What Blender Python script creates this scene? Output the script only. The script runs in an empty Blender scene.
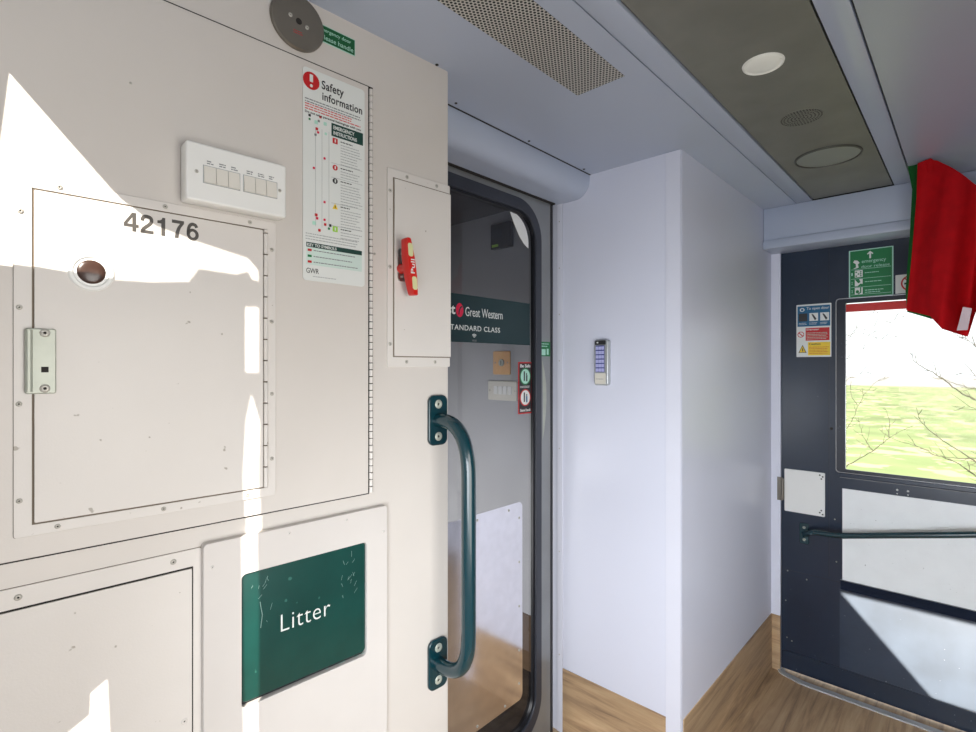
import bpy, bmesh, math, random
from mathutils import Vector, Matrix
random.seed(7)
C = bpy.context.scene.collection
PI = math.pi

# ---------------------------------------------------------------- materials
def lin(c):
    return tuple(((x/255)/12.92 if x/255 <= .04045 else (((x/255)+.055)/1.055)**2.4) for x in c)

def mat(name, rgb, rough=.5, metal=0., var=.04, vscale=6., bump=0., bscale=200., coat=0., spec=.5, emit=0., stretch=(1, 1, 1), specks=None):
    m = bpy.data.materials.new(name); m.use_nodes = True
    nt = m.node_tree; b = nt.nodes['Principled BSDF']
    b.inputs['Roughness'].default_value = rough
    b.inputs['Metallic'].default_value = metal
    b.inputs['Specular IOR Level'].default_value = spec
    b.inputs['Coat Weight'].default_value = coat
    b.inputs['Coat Roughness'].default_value = .12
    col = lin(rgb)
    tc = nt.nodes.new('ShaderNodeTexCoord')
    mp = nt.nodes.new('ShaderNodeMapping'); mp.inputs['Scale'].default_value = stretch
    nt.links.new(tc.outputs['Object'], mp.inputs['Vector'])
    n = nt.nodes.new('ShaderNodeTexNoise'); n.inputs['Scale'].default_value = vscale; n.inputs['Detail'].default_value = 5
    nt.links.new(mp.outputs['Vector'], n.inputs['Vector'])
    r = nt.nodes.new('ShaderNodeValToRGB')
    r.color_ramp.elements[0].position = .3; r.color_ramp.elements[1].position = .7
    r.color_ramp.elements[0].color = tuple(max(0, x*(1-var*2)) for x in col)+(1,)
    r.color_ramp.elements[1].color = tuple(min(1, x*(1+var)) for x in col)+(1,)
    nt.links.new(n.outputs['Fac'], r.inputs['Fac'])
    out = r.outputs['Color']
    if specks:
        n2 = nt.nodes.new('ShaderNodeTexNoise'); n2.inputs['Scale'].default_value = specks[0]; n2.inputs['Detail'].default_value = 2
        nt.links.new(tc.outputs['Object'], n2.inputs['Vector'])
        r2 = nt.nodes.new('ShaderNodeValToRGB')
        r2.color_ramp.elements[0].position = specks[1]; r2.color_ramp.elements[0].color = (0, 0, 0, 1)
        r2.color_ramp.elements[1].position = specks[1]+.03; r2.color_ramp.elements[1].color = (1, 1, 1, 1)
        nt.links.new(n2.outputs['Fac'], r2.inputs['Fac'])
        mx = nt.nodes.new('ShaderNodeMixRGB'); mx.inputs['Color2'].default_value = lin(specks[2])+(1,)
        nt.links.new(r2.outputs['Color'], mx.inputs['Fac']); nt.links.new(out, mx.inputs['Color1'])
        out = mx.outputs['Color']
    nt.links.new(out, b.inputs['Base Color'])
    if emit:
        nt.links.new(out, b.inputs['Emission Color']); b.inputs['Emission Strength'].default_value = emit
    if bump:
        nb = nt.nodes.new('ShaderNodeTexNoise'); nb.inputs['Scale'].default_value = bscale
        nt.links.new(mp.outputs['Vector'], nb.inputs['Vector'])
        bp = nt.nodes.new('ShaderNodeBump'); bp.inputs['Strength'].default_value = bump; bp.inputs['Distance'].default_value = .002
        nt.links.new(nb.outputs['Fac'], bp.inputs['Height']); nt.links.new(bp.outputs['Normal'], b.inputs['Normal'])
    return m

def wood_mat(name, axis):
    """oak effect vinyl: long grain along one axis, soft plank joints"""
    m = bpy.data.materials.new(name); m.use_nodes = True
    nt = m.node_tree; b = nt.nodes['Principled BSDF']; L = nt.links.new
    b.inputs['Roughness'].default_value = .42
    tc = nt.nodes.new('ShaderNodeTexCoord'); mp = nt.nodes.new('ShaderNodeMapping')
    mp.inputs['Scale'].default_value = (1.6, 22, 22) if axis == 'x' else (22, 1.6, 22)
    L(tc.outputs['Object'], mp.inputs['Vector'])
    n = nt.nodes.new('ShaderNodeTexNoise'); n.inputs['Scale'].default_value = 1.6; n.inputs['Detail'].default_value = 8; n.inputs['Roughness'].default_value = .65
    n.inputs['Distortion'].default_value = .6
    L(mp.outputs['Vector'], n.inputs['Vector'])
    r = nt.nodes.new('ShaderNodeValToRGB')
    cr = r.color_ramp
    cr.elements[0].position = .28; cr.elements[0].color = lin((122, 90, 58))+(1,)
    cr.elements[1].position = .75; cr.elements[1].color = lin((224, 192, 148))+(1,)
    e = cr.elements.new(.5); e.color = lin((194, 158, 114))+(1,)
    L(n.outputs['Fac'], r.inputs['Fac'])
    mp2 = nt.nodes.new('ShaderNodeMapping')
    mp2.inputs['Scale'].default_value = (1.2, 6.5, 6.5) if axis == 'x' else (6.5, 1.2, 6.5)
    L(tc.outputs['Object'], mp2.inputs['Vector'])
    v = nt.nodes.new('ShaderNodeTexNoise'); v.inputs['Scale'].default_value = 1.; v.inputs['Detail'].default_value = 1
    L(mp2.outputs['Vector'], v.inputs['Vector'])
    mx = nt.nodes.new('ShaderNodeMixRGB'); mx.blend_type = 'MULTIPLY'; mx.inputs['Fac'].default_value = .55
    L(r.outputs['Color'], mx.inputs['Color1']); L(v.outputs['Fac'], mx.inputs['Color2'])
    g = nt.nodes.new('ShaderNodeBrightContrast'); g.inputs['Bright'].default_value = .05
    L(mx.outputs['Color'], g.inputs['Color'])
    L(g.outputs['Color'], b.inputs['Base Color'])
    bp = nt.nodes.new('ShaderNodeBump'); bp.inputs['Strength'].default_value = .15; bp.inputs['Distance'].default_value = .001
    L(n.outputs['Fac'], bp.inputs['Height']); L(bp.outputs['Normal'], b.inputs['Normal'])
    return m

def perf_mat(name, base, pitch, r, dark=(14, 15, 17)):
    """metal sheet drilled with staggered rows of holes (object x, y)"""
    m = bpy.data.materials.new(name); m.use_nodes = True
    nt = m.node_tree; b = nt.nodes['Principled BSDF']; L = nt.links.new
    b.inputs['Roughness'].default_value = .5
    tc = nt.nodes.new('ShaderNodeTexCoord'); sp = nt.nodes.new('ShaderNodeSeparateXYZ'); L(tc.outputs['Object'], sp.inputs[0])
    def M(op, a, bb=None):
        n = nt.nodes.new('ShaderNodeMath'); n.operation = op
        for i, q in enumerate((a, bb)):
            if q is None: continue
            if isinstance(q, (int, float)): n.inputs[i].default_value = q
            else: L(q, n.inputs[i])
        return n.outputs[0]
    masks = []
    for ox in (0., .5):
        x = M('SUBTRACT', M('FRACT', M('ADD', M('DIVIDE', sp.outputs[0], pitch*1.6), ox)), .5)
        y = M('SUBTRACT', M('FRACT', M('ADD', M('DIVIDE', sp.outputs[1], pitch), ox)), .5)
        x = M('MULTIPLY', x, 1.6)
        d = M('SQRT', M('ADD', M('MULTIPLY', x, x), M('MULTIPLY', y, y)))
        masks.append(M('LESS_THAN', d, r))
    k = M('MAXIMUM', masks[0], masks[1])
    mx = nt.nodes.new('ShaderNodeMixRGB'); mx.inputs['Color1'].default_value = lin(base)+(1,); mx.inputs['Color2'].default_value = lin(dark)+(1,)
    L(k, mx.inputs['Fac']); L(mx.outputs['Color'], b.inputs['Base Color'])
    return m

def glass_mat(name, tint, refl):
    m = bpy.data.materials.new(name); m.use_nodes = True
    nt = m.node_tree; nt.nodes.clear(); L = nt.links.new
    o = nt.nodes.new('ShaderNodeOutputMaterial'); t = nt.nodes.new('ShaderNodeBsdfTransparent'); t.inputs[0].default_value = tint+(1,)
    g = nt.nodes.new('ShaderNodeBsdfGlossy'); g.inputs['Roughness'].default_value = .02
    f = nt.nodes.new('ShaderNodeFresnel'); f.inputs['IOR'].default_value = refl
    x = nt.nodes.new('ShaderNodeMixShader'); ge = nt.nodes.new('ShaderNodeNewGeometry'); mu = nt.nodes.new('ShaderNodeMath'); mu.operation = 'MULTIPLY_ADD'; mu.inputs[1].default_value = -1; mu.inputs[2].default_value = 1
    mm = nt.nodes.new('ShaderNodeMath'); mm.operation = 'MULTIPLY'; L(ge.outputs['Backfacing'], mu.inputs[0]); L(f.outputs[0], mm.inputs[0]); L(mu.outputs[0], mm.inputs[1])
    L(mm.outputs[0], x.inputs[0]); L(t.outputs[0], x.inputs[1]); L(g.outputs[0], x.inputs[2])
    L(x.outputs[0], o.inputs[0])
    return m

M = {}
M['cream'] = mat('cream_paint', (212, 206, 199), .38, var=.02, vscale=3, bump=.05, bscale=350)
M['cream2'] = mat('cream_panel_paint', (219, 214, 208), .4, var=.02, vscale=4, bump=.05, bscale=350, specks=(60, .735, (170, 163, 152)))
M['binplastic'] = mat('bin_moulding', (210, 205, 200), .42, var=.025, vscale=5, bump=.06, bscale=120)
M['dark'] = mat('shadow_gap', (40, 37, 34), .8)
M['tan'] = mat('tan_seam_shade', (120, 108, 94), .7)  # seams, and the painted shadow rims of the frames
M['steel'] = mat('steel', (170, 172, 166), .32, 1., var=.06, vscale=40)
M['screw'] = mat('screw_steel', (186, 183, 174), .4, .3)
M['nickel'] = mat('dull_plate', (178, 182, 170), .42, .3, var=.05, vscale=25)
M['disc'] = mat('grey_disc', (128, 122, 112), .35, .6, var=.05, vscale=10)
M['white'] = mat('white_plastic', (236, 236, 232), .3, var=.01)
M['rocker'] = mat('rocker_ivory', (226, 222, 212), .35, var=.01)
M['paper'] = mat('notice_white', (226, 229, 225), .35, var=.01)
M['ink'] = mat('ink_black', (44, 44, 46), .5)
M['gink'] = mat('ink_grey', (128, 130, 132), .6)
M['lines'] = mat('ink_pale', (172, 174, 174), .6)
M['keytint'] = mat('key_tint', (206, 224, 216), .5)
M['redpale'] = mat('ink_red', (208, 96, 96), .6)
M['number'] = mat('number_grey', (78, 74, 70), .5)
M['red'] = mat('sign_red', (196, 30, 34), .4)
M['handlered'] = mat('handle_red', (208, 34, 26), .3, coat=.3)
M['glow'] = mat('glow_yellow', (216, 216, 164), .4)
M['pinkred'] = mat('logo_red', (214, 28, 70), .4)
M['dgreen'] = mat('bin_green', (18, 66, 60), .22, var=.12, vscale=9, coat=.4, specks=(34, .72, (54, 108, 98)))
M['railgreen'] = mat('rail_green', (8, 50, 58), .25, var=.05, coat=.5)
M['tgreen'] = mat('notice_green', (28, 66, 58), .4)
M['sgreen'] = mat('sign_green', (22, 120, 66), .4)
M['sgreen2'] = mat('sign_green_dark', (12, 92, 50), .4)
M['mint'] = mat('mint', (176, 222, 204), .5)
M['lime'] = mat('lime', (160, 212, 76), .5)
M['yellow'] = mat('sign_yellow', (240, 204, 48), .4)
M['blue'] = mat('sign_blue', (22, 96, 136), .4)
M['band'] = mat('band_green', (12, 46, 48), .35)
M['lav'] = mat('lavender_wall', (218, 221, 235), .33, var=.012, vscale=2)
M['lavtrim'] = mat('lavender_trim', (224, 226, 238), .35, var=.01)
M['backgrey'] = mat('back_wall_grey', (128, 130, 136), .6)
M['ceil'] = mat('ceiling_paint', (180, 189, 206), .3, var=.015, vscale=2)
M['ceilpur'] = mat('ceiling_paint_mauve', (168, 174, 188), .3, var=.02, vscale=2)
M['strip'] = mat('ceiling_grey', (128, 128, 118), .5, .2, var=.06, vscale=9)
M['cover'] = mat('ceiling_cover_grey', (146, 150, 138), .4, .1)
M['stripd'] = mat('ceiling_grey_dark', (88, 88, 80), .5, .2)
M['lampglass'] = mat('lamp_diffuser', (226, 226, 216), .4, emit=.12)
M['navy'] = mat('navy_paint', (27, 41, 60), .3, var=.1, vscale=5, coat=.25, specks=(90, .74, (90, 96, 108)))
M['navyd'] = mat('navy_dark', (24, 30, 44), .35, var=.05, specks=(120, .73, (96, 100, 108)))
M['mould'] = mat('moulding_navy', (30, 37, 52), .85, spec=.1)
M['navylow'] = mat('navy_scuffed', (50, 62, 80), .35, var=.12, vscale=7, coat=.3, specks=(70, .74, (120, 126, 136)))
M['gpanel'] = mat('grey_door_panel', (240, 243, 243), .36, 0., var=.015, vscale=14, specks=(110, .75, (150, 150, 150)))
M['thresh'] = mat('threshold_metal', (186, 188, 190), .4, .2)
M['matte'] = mat('matte_lining', (205, 208, 215), 1., spec=0.)
M['kick'] = mat('kick_aluminium', (240, 238, 240), .14, 1., var=.03, vscale=30, bump=.03, bscale=90)
M['doorgrey'] = mat('door_grey', (150, 152, 152), .35, .5, var=.05, vscale=6)
M['rubber'] = mat('seal_rubber', (52, 55, 64), .4, var=.05)
M['seal2'] = mat('seal_black', (24, 25, 30), .35)
M['chrome'] = mat('chrome', (200, 204, 208), .12, 1.)
M['wood_x'] = wood_mat('oak_vinyl_x', 'x')
M['glass'] = glass_mat('clear_glass', (.97, .98, .97), 1.12)
M['glassd'] = glass_mat('door_glass', (.86, .87, .9), 1.55)
M['clearpvc'] = glass_mat('clear_pvc', (.9, .85, .85), 1.5)
M['saloonwall'] = mat('saloon_wall', (176, 176, 178), .5, var=.03)
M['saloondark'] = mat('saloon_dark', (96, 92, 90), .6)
M['carpet'] = mat('saloon_carpet', (44, 40, 40), .9, var=.5, vscale=18, bump=.4, bscale=400)
M['brown'] = mat('brown_skirting', (92, 70, 48), .6, var=.1)
M['peach'] = mat('peach_plate', (226, 176, 118), .4)
M['ivory'] = mat('ivory_plate', (222, 218, 206), .4)
def cloth_mat(name, rgb):
    m = mat(name, rgb, .8, var=.06, vscale=30, bump=.2, bscale=700, spec=.2)
    nt = m.node_tree; b = nt.nodes['Principled BSDF']; o = nt.nodes['Material Output']
    tr = nt.nodes.new('ShaderNodeBsdfTranslucent'); mx = nt.nodes.new('ShaderNodeMixShader'); mx.inputs[0].default_value = .3
    src = b.inputs['Base Color'].links[0].from_socket
    nt.links.new(src, tr.inputs[0]); nt.links.new(b.outputs[0], mx.inputs[1]); nt.links.new(tr.outputs[0], mx.inputs[2]); nt.links.new(mx.outputs[0], o.inputs[0])
    return m
M['flagred'] = cloth_mat('flag_red', (200, 14, 24))
M['flaggreen'] = cloth_mat('flag_green', (26, 92, 40))
M['tape'] = mat('flag_tape', (216, 196, 200), .4)
M['grass'] = mat('field_grass', (132, 147, 96), .9, var=.2, vscale=.35, specks=(1.3, .56, (176, 174, 134)))
M['road'] = mat('pale_road', (156, 154, 152), .8)
M['bark'] = mat('twig_bark', (104, 98, 84), .8, var=.15, vscale=20)
M['lcd'] = mat('keypad_blue', (58, 64, 136), .3)
M['key'] = mat('keypad_key', (176, 178, 222), .35, emit=.06)
M['silver'] = mat('keypad_silver', (184, 188, 190), .35, .4)

# ---------------------------------------------------------------- mesh helpers
def finish(bm, name, m, parent=None, mw=None, angle=35):
    bmesh.ops.recalc_face_normals(bm, faces=bm.faces[:])
    for f in bm.faces: f.smooth = True
    for e in bm.edges:
        e.smooth = len(e.link_faces) == 2 and e.calc_face_angle(0) < math.radians(angle)
    me = bpy.data.meshes.new(name); bm.to_mesh(me); bm.free()
    if m: me.materials.append(m)
    o = bpy.data.objects.new(name, me); C.objects.link(o)
    if parent is not None: o.parent = parent
    if mw is not None: o.matrix_world = mw
    return o

def bm_box(bm, lo, hi, bev=0., seg=2):
    g = bmesh.ops.create_cube(bm, size=1.)['verts']
    for v in g:
        v.co = Vector([(lo[i]+hi[i])/2 + v.co[i]*(hi[i]-lo[i]) for i in range(3)])
    if bev:
        es = list({e for v in g for e in v.link_edges})
        bmesh.ops.bevel(bm, geom=es, offset=bev, segments=seg, affect='EDGES', profile=.5)

def bm_tube(bm, pts, r, n=12, cap=True, ell=1.):
    pts = [Vector(p) for p in pts]; rs = r if isinstance(r, (list, tuple)) else [r]*len(pts)
    rings = []; up = None
    for i, p in enumerate(pts):
        t = (pts[min(i+1, len(pts)-1)]-pts[max(i-1, 0)]).normalized()
        if up is None:
            up = Vector((0, 0, 1)) if abs(t.z) < .9 else Vector((1, 0, 0))
        a = (up - t*up.dot(t)).normalized(); b = t.cross(a); up = a
        rings.append([bm.verts.new(p + (a*math.cos(2*PI*k/n)*ell + b*math.sin(2*PI*k/n))*rs[i]) for k in range(n)])
    for i in range(len(rings)-1):
        for k in range(n):
            bm.faces.new((rings[i][k], rings[i][(k+1) % n], rings[i+1][(k+1) % n], rings[i+1][k]))
    if cap:
        bm.faces.new(rings[0][::-1]); bm.faces.new(rings[-1])

def arc_path(pts, rad, n=7):
    """polyline with rounded corners"""
    pts = [Vector(p) for p in pts]; out = [pts[0]]
    for i in range(1, len(pts)-1):
        a, b, c = pts[i-1], pts[i], pts[i+1]
        d1 = (a-b).normalized(); d2 = (c-b).normalized()
        ang = d1.angle(d2); t = min(rad/math.tan(ang/2), (a-b).length*.49, (c-b).length*.49)
        p1 = b+d1*t; p2 = b+d2*t
        for k in range(n+1):
            u = k/n
            out.append(p1*(1-u)**2 + b*2*u*(1-u) + p2*u*u)
    out.append(pts[-1]); return out

def rrect(x0, z0, x1, z1, r=0., n=6):
    if r <= 0: return [(x0, z0), (x1, z0), (x1, z1), (x0, z1)]
    out = []
    for cx, cz, a0 in ((x1-r, z0+r, -PI/2), (x1-r, z1-r, 0), (x0+r, z1-r, PI/2), (x0+r, z0+r, PI)):
        for k in range(n+1):
            a = a0+PI/2*k/n; out.append((cx+r*math.cos(a), cz+r*math.sin(a)))
    return out

def ell(cx, cz, rx, rz=None, n=28):
    rz = rx if rz is None else rz
    return [(cx+rx*math.cos(2*PI*k/n), cz+rz*math.sin(2*PI*k/n)) for k in range(n)]

def curve_mesh(polys, thick, bev):
    cu = bpy.data.curves.new('tmp', 'CURVE'); cu.dimensions = '2D'; cu.fill_mode = 'BOTH'
    for k, p in enumerate(polys):
        s = cu.splines.new('POLY'); s.points.add(len(p)-1)
        for q, (x, z) in zip(s.points, p): q.co = (x, z, 0, 1)
        s.use_cyclic_u = True
    cu.extrude = max(thick/2-bev, 0.00001)
    if bev:
        cu.bevel_depth = bev; cu.bevel_resolution = 2
        if len(polys) == 1: cu.offset = -bev
    o = bpy.data.objects.new('tmp', cu)
    me = bpy.data.meshes.new_from_object(o)
    bpy.data.objects.remove(o); bpy.data.curves.remove(cu)
    return me

def text_mesh(body, bold=0., spacing=1.):
    cu = bpy.data.curves.new('tmp', 'FONT'); cu.body = body; cu.size = 1.; cu.extrude = .012; cu.offset = bold; cu.space_character = spacing
    cu.resolution_u = 4
    o = bpy.data.objects.new('tmp', cu)
    me = bpy.data.meshes.new_from_object(o)
    bpy.data.objects.remove(o); bpy.data.curves.remove(cu)
    return me

class Frame:
    """a flat face: origin, right-hand direction along it, z up, y runs into it"""
    def __init__(s, org, dx):
        s.o = Vector((org[0], org[1], 0)); d = Vector((dx[0], dx[1], 0)).normalized()
        s.into = Vector((-d.y, d.x, 0)); s.dx = d
        s.m = Matrix(((d.x, s.into.x, 0, s.o.x), (d.y, s.into.y, 0, s.o.y), (0, 0, 1, 0), (0, 0, 0, 1)))

HC = 1.42
fA = Frame((.8605, .93), (.9985, -.0534))     # cupboard face
fB = Frame((1.683, 0), (0, -1))               # boxed-in wall, face towards the far side of the coach
fD = Frame((2.73, 0), (0, -1))                # outer door
fS = Frame((0, 1.196), (1, 0))                # saloon door
fW = Frame((0, .7036), (1, 0))                # boxed-in wall, side face
fR = Frame((-.1, 0), (0, -1))                 # opposite side of the coach
fC = Frame((0, 0), (1, 0))

class Thing:
    def __init__(s, frame, name, s0, z0, off=0., label=None, cat=None, group=None, kind=None):
        s.f = frame; s.s0 = s0; s.z0 = z0
        s.e = bpy.data.objects.new(name, None); C.objects.link(s.e); s.e.empty_display_size = .05
        s.e.matrix_world = frame.m @ Matrix.Translation((s0, -off, z0))
        s.off = off
        tag(s.e, label, cat, group, kind)
    def add(s, me, name, m, parent=None, label=None):
        me.name = name; me.materials.clear(); me.materials.append(m)
        o = bpy.data.objects.new(name, me); C.objects.link(o)
        o.parent = parent if parent is not None else s.e
        if label: o['label'] = label
        return o
    def plate(s, name, m, polys, front, thick=.002, bev=0., parent=None, label=None):
        """polys in face coordinates; front = distance of its front face from the wall"""
        if polys and not isinstance(polys[0], list): polys = [polys]
        polys = [[(x-s.s0, z-s.z0) for x, z in p] for p in polys]
        me = curve_mesh(polys, thick, bev)
        me.transform(Matrix(((1, 0, 0, 0), (0, 0, -1, s.off-(front-thick/2)), (0, 1, 0, 0), (0, 0, 0, 1))))
        return s.add(me, name, m, parent, label)
    def rect(s, name, m, x0, z0, x1, z1, front, thick=.002, r=0., bev=0., parent=None, label=None):
        return s.plate(name, m, [rrect(min(x0, x1), min(z0, z1), max(x0, x1), max(z0, z1), r)], front, thick, bev, parent, label)
    def text(s, body, m, x0, z0, x1, z1, front, bold=0., spacing=1., parent=None, name='lettering', rot=0, label=None):
        """fits the words into the box"""
        me = text_mesh(body, bold, spacing)
        if rot: me.transform(Matrix.Rotation(rot, 4, 'Z'))
        xs = [v.co.x for v in me.vertices]; ys = [v.co.y for v in me.vertices]
        sx = (x1-x0)/(max(xs)-min(xs)); sy = (z1-z0)/(max(ys)-min(ys))
        me.transform(Matrix.Translation((-min(xs), -min(ys), 0)))
        me.transform(Matrix(((sx, 0, 0, x0-s.s0), (0, 0, -.02, s.off-front), (0, sy, 0, z0-s.z0), (0, 0, 0, 1))))
        return s.add(me, name, m, parent, label)
    def lines(s, m, x0, x1, zt, rows, pitch, h, front, parent=None, name='small_print', seed=0, ragged=.3):
        """rows of print too small to read"""
        rnd = random.Random(seed); bm = bmesh.new(); yy = s.off-front
        for k in range(rows):
            z = zt-k*pitch; x = x0; end = x1-(x1-x0)*ragged*rnd.random()
            while x < end:
                w = h*rnd.uniform(1.2, 4.5); w = min(w, end-x)
                if w > h*.5: bm_box(bm, (x-s.s0, yy, z-h/2-s.z0), (x+w-s.s0, yy+.0004, z+h/2-s.z0))
                x += w+h*.7
        return finish(bm, name, m, parent if parent is not None else s.e)
    def mesh(s, name, m, fn, parent=None, angle=35, label=None):
        """fn(bm) draws in local coordinates: x right, -y outward, z up from the thing's origin"""
        bm = bmesh.new(); fn(bm)
        o = finish(bm, name, m, parent if parent is not None else s.e, angle=angle)
        if label: o['label'] = label
        return o
    def screw(s, x, z, front, r=.0042, parent=None, name='screw', m=None):
        o = bpy.data.objects.new(name, screw_mesh(r, m)); C.objects.link(o)
        o.parent = parent if parent is not None else s.e
        o.location = (x-s.s0, s.off-front, z-s.z0)
        return o

_sc = {}
def screw_mesh(r, m=None):
    key = (r, m.name if m else '')
    if key in _sc: return _sc[key]
    bm = bmesh.new(); n = 14
    prof = [(r, 0), (r*.9, -.0012), (r*.5, -.0016), (r*.34, -.0016), (r*.28, -.0003)]
    rings = [[bm.verts.new((a*math.cos(2*PI*k/n), y, a*math.sin(2*PI*k/n))) for k in range(n)] for a, y in prof]
    for i in range(len(rings)-1):
        for k in range(n): bm.faces.new((rings[i][k], rings[i][(k+1) % n], rings[i+1][(k+1) % n], rings[i+1][k]))
    f = bm.faces.new(rings[-1])
    bmesh.ops.recalc_face_normals(bm, faces=bm.faces[:])
    f.material_index = 1
    for q in f.edges[0].link_faces[0].verts: pass
    for q in bm.faces: q.smooth = True
    me = bpy.data.meshes.new('screw'); bm.to_mesh(me); bm.free()
    me.materials.append(m or M['screw']); me.materials.append(M['dark'])
    _sc[key] = me
    return me

def tag(o, label=None, cat=None, group=None, kind=None):
    if label: o['label'] = label
    if cat: o['category'] = cat
    if group: o['group'] = group
    if kind: o['kind'] = kind

def struct(name, bm, m, angle=35):
    o = finish(bm, name, m, angle=angle); o['kind'] = 'structure'; return o

def boxes(name, m, lst, bev=0.):
    bm = bmesh.new()
    for lo, hi in lst: bm_box(bm, lo, hi, bev)
    return struct(name, bm, m)

def prism(name, m, plan, z0, z1):
    bm = bmesh.new()
    a = [bm.verts.new((x, y, z0)) for x, y in plan]; b = [bm.verts.new((x, y, z1)) for x, y in plan]
    n = len(plan)
    for k in range(n): bm.faces.new((a[k], a[(k+1) % n], b[(k+1) % n], b[k]))
    bm.faces.new(a[::-1]); bm.faces.new(b)
    return struct(name, bm, m)

# ---------------------------------------------------------------- the setting
ZC = 2.129
boxes('floor', M['wood_x'], [((-.1, -.75, -.05), (2.81, 1.27, 0))])
boxes('ceiling', M['ceil'], [((-.1, .572, ZC), (2.81, 1.4, ZC+.04))])
bm = bmesh.new()
bm_box(bm, (-.1, .51, ZC-.001), (2.59, .569, ZC+.04), .002); struct('trim_ceiling_lip_1', bm, M['ceil'])
bm = bmesh.new()
bm_box(bm, (-.1, .178, ZC-.001), (2.59, .232, ZC+.04), .002); struct('trim_ceiling_lip_2', bm, M['ceil'])
boxes('ceiling_outer', M['ceilpur'], [((-.15, -.9, ZC+.001), (2.81, .174, ZC+.04))])
boxes('ceiling_gap', M['dark'], [((-.1, .1, ZC+.012), (2.81, .6, ZC+.045))])
boxes('ceiling_strip', M['strip'], [((-.1, .237, ZC+.003), (2.586, .505, ZC+.012))])
# grey cupboard block with rounded corner
def along(s, o=0.):
    p = fA.o + fA.dx*s - fA.into*o; return (p.x, p.y)
r = .009; plan = [along(-.99)]
for k in range(7):
    a = -PI/2+PI/2*k/6
    plan.append(along(.003-r+r*math.cos(a), -r-r*math.sin(a)))
plan += [(.8605+.015, 1.27), along(-.99, -.34)]
prism('wall_left', M['cream'], plan, 0, ZC)
# boxed-in wall beside the outer door
r = .012; plan = [(1.683, 1.27)]
for k in range(7):
    a = PI+PI/2*k/6
    plan.append((1.683+r+r*math.cos(a), .7036+r+r*math.sin(a)))
plan += [(2.81, .7036), (2.81, 1.27)]
prism('wall_far', M['lav'], plan, 0, ZC)
t = Thing(fB, 'trim_corner', -.729, 1.06, kind='structure')
t.rect('corner_strip', M['lavtrim'], -.7543, 0, -.7045, ZC-.001, .0022, .002, bev=.0006)
t = Thing(fB, 'trim_door_side', -1.182, 1.06, kind='structure')
t.rect('edge_strip', M['lavtrim'], -1.194, 0, -1.168, 2.06, .004, .004, bev=.001)
for z in (1.98, 1.80, 1.62, 1.44, 1.1, .7, .3): t.screw(-1.182, z, .004, .0022)
# baseboards
t = Thing(fB, 'baseboard_left', -.96, .125, kind='structure')
t.rect('board', M['wood_x'], -1.168, 0, -.7545, .251, .003, .003)
t = Thing(fW, 'baseboard_far', 2.2, .125, kind='structure')
t.rect('board', M['wood_x'], 1.70, 0, 2.718, .256, .003, .003)
# header over the outer door
bm = bmesh.new()
bm_box(bm, (2.59, -.75, 1.985), (2.81, .7030, ZC+.0005), .004)
bm_box(bm, (2.578, -.75, 1.945), (2.81, .7030, 1.985), .006)
struct('wall_header', bm, M['ceil'])
# door post strip between wall and outer door
t = Thing(fD, 'trim_door_post', -.68, 1., kind='structure')
t.rect('post', M['lavtrim'], -.7034, .0, -.664, 1.946, .012, .012)
t.rect('post_board', M['wood_x'], -.7034, .0, -.664, .255, .014, .002)
# outer wall around the door, and the wall behind the photographer
boxes('wall_outer', M['lav'], [((2.735, .664, 0), (2.81, .70, ZC)), ((2.73, -.75, 0), (2.81, -.42, ZC)), ((2.735, -.42, 1.975), (2.81, .664, ZC))])
boxes('wall_back', M['backgrey'], [((-.15, -.80, -.05), (2.85, -.75, ZC+.03))])
# quarter-round roller box above the saloon door
bm = bmesh.new(); prof = [(1.198, ZC)]; R = .062
prof += [(1.198, 2.048)]
for k in range(9):
    a = -PI/2-PI/2*k/8
    prof.append((1.048+R+R*math.cos(a), 2.048+R+R*math.sin(a)))
prof += [(1.048, ZC)]
a = [bm.verts.new((.88, y, z)) for y, z in prof]; b = [bm.verts.new((1.682, y, z)) for y, z in prof]
for k in range(len(prof)): bm.faces.new((a[k], a[(k+1) % len(prof)], b[(k+1) % len(prof)], b[k]))
bm.faces.new(a); bm.faces.new(b[::-1]); struct('trim_roller_box', bm, M['ceil'])
boxes('trim_roller_gap_shade', M['dark'], [((.88, 1.188, 2.0435), (1.66, 1.1985, 2.0485)), ((.88, 1.0425, ZC-.0012), (1.682, 1.0475, ZC-.0001))])  # dark strips for the gaps, shadow line above the door painted in
# holes for ceiling fixings
bm = bmesh.new()
for x, y in ((.821, .927), (.976, 1.025), (1.297, 1.029), (1.6165, 1.031)):
    g = bmesh.ops.create_cone(bm, cap_ends=True, segments=12, radius1=.004, radius2=.004, depth=.002)['verts']
    bmesh.ops.translate(bm, verts=g, vec=(x, y, ZC-.0005))
struct('trim_ceiling_fixings', bm, M['dark'])
# curved aluminium threshold by the outer door
bm = bmesh.new()
path = arc_path([(2.735, .664, 0), (2.70, .655, 0), (2.672, .56, 0), (2.672, -.42, 0)], .06)
inn = [p+Vector((.0, 0, 0)) for p in path]
def ribbon(bm, path, w, z0, z1):
    L, Rr = [], []
    for i, p in enumerate(path):
        t = (path[min(i+1, len(path)-1)]-path[max(i-1, 0)]).normalized(); nrm = Vector((-t.y, t.x, 0))
        L.append(p-nrm*w/2); Rr.append(p+nrm*w/2)
    v = [[bm.verts.new((q.x, q.y, z)) for q in row] for row in (L, Rr) for z in (z0, z1)]
    for i in range(len(path)-1):
        for A_, B_ in ((v[1], v[3]), (v[0], v[1]), (v[2], v[3])):
            bm.faces.new((A_[i], A_[i+1], B_[i+1], B_[i]))
ribbon(bm, path, .03, 0, .006); struct('trim_threshold', bm, M['thresh'])

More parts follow.
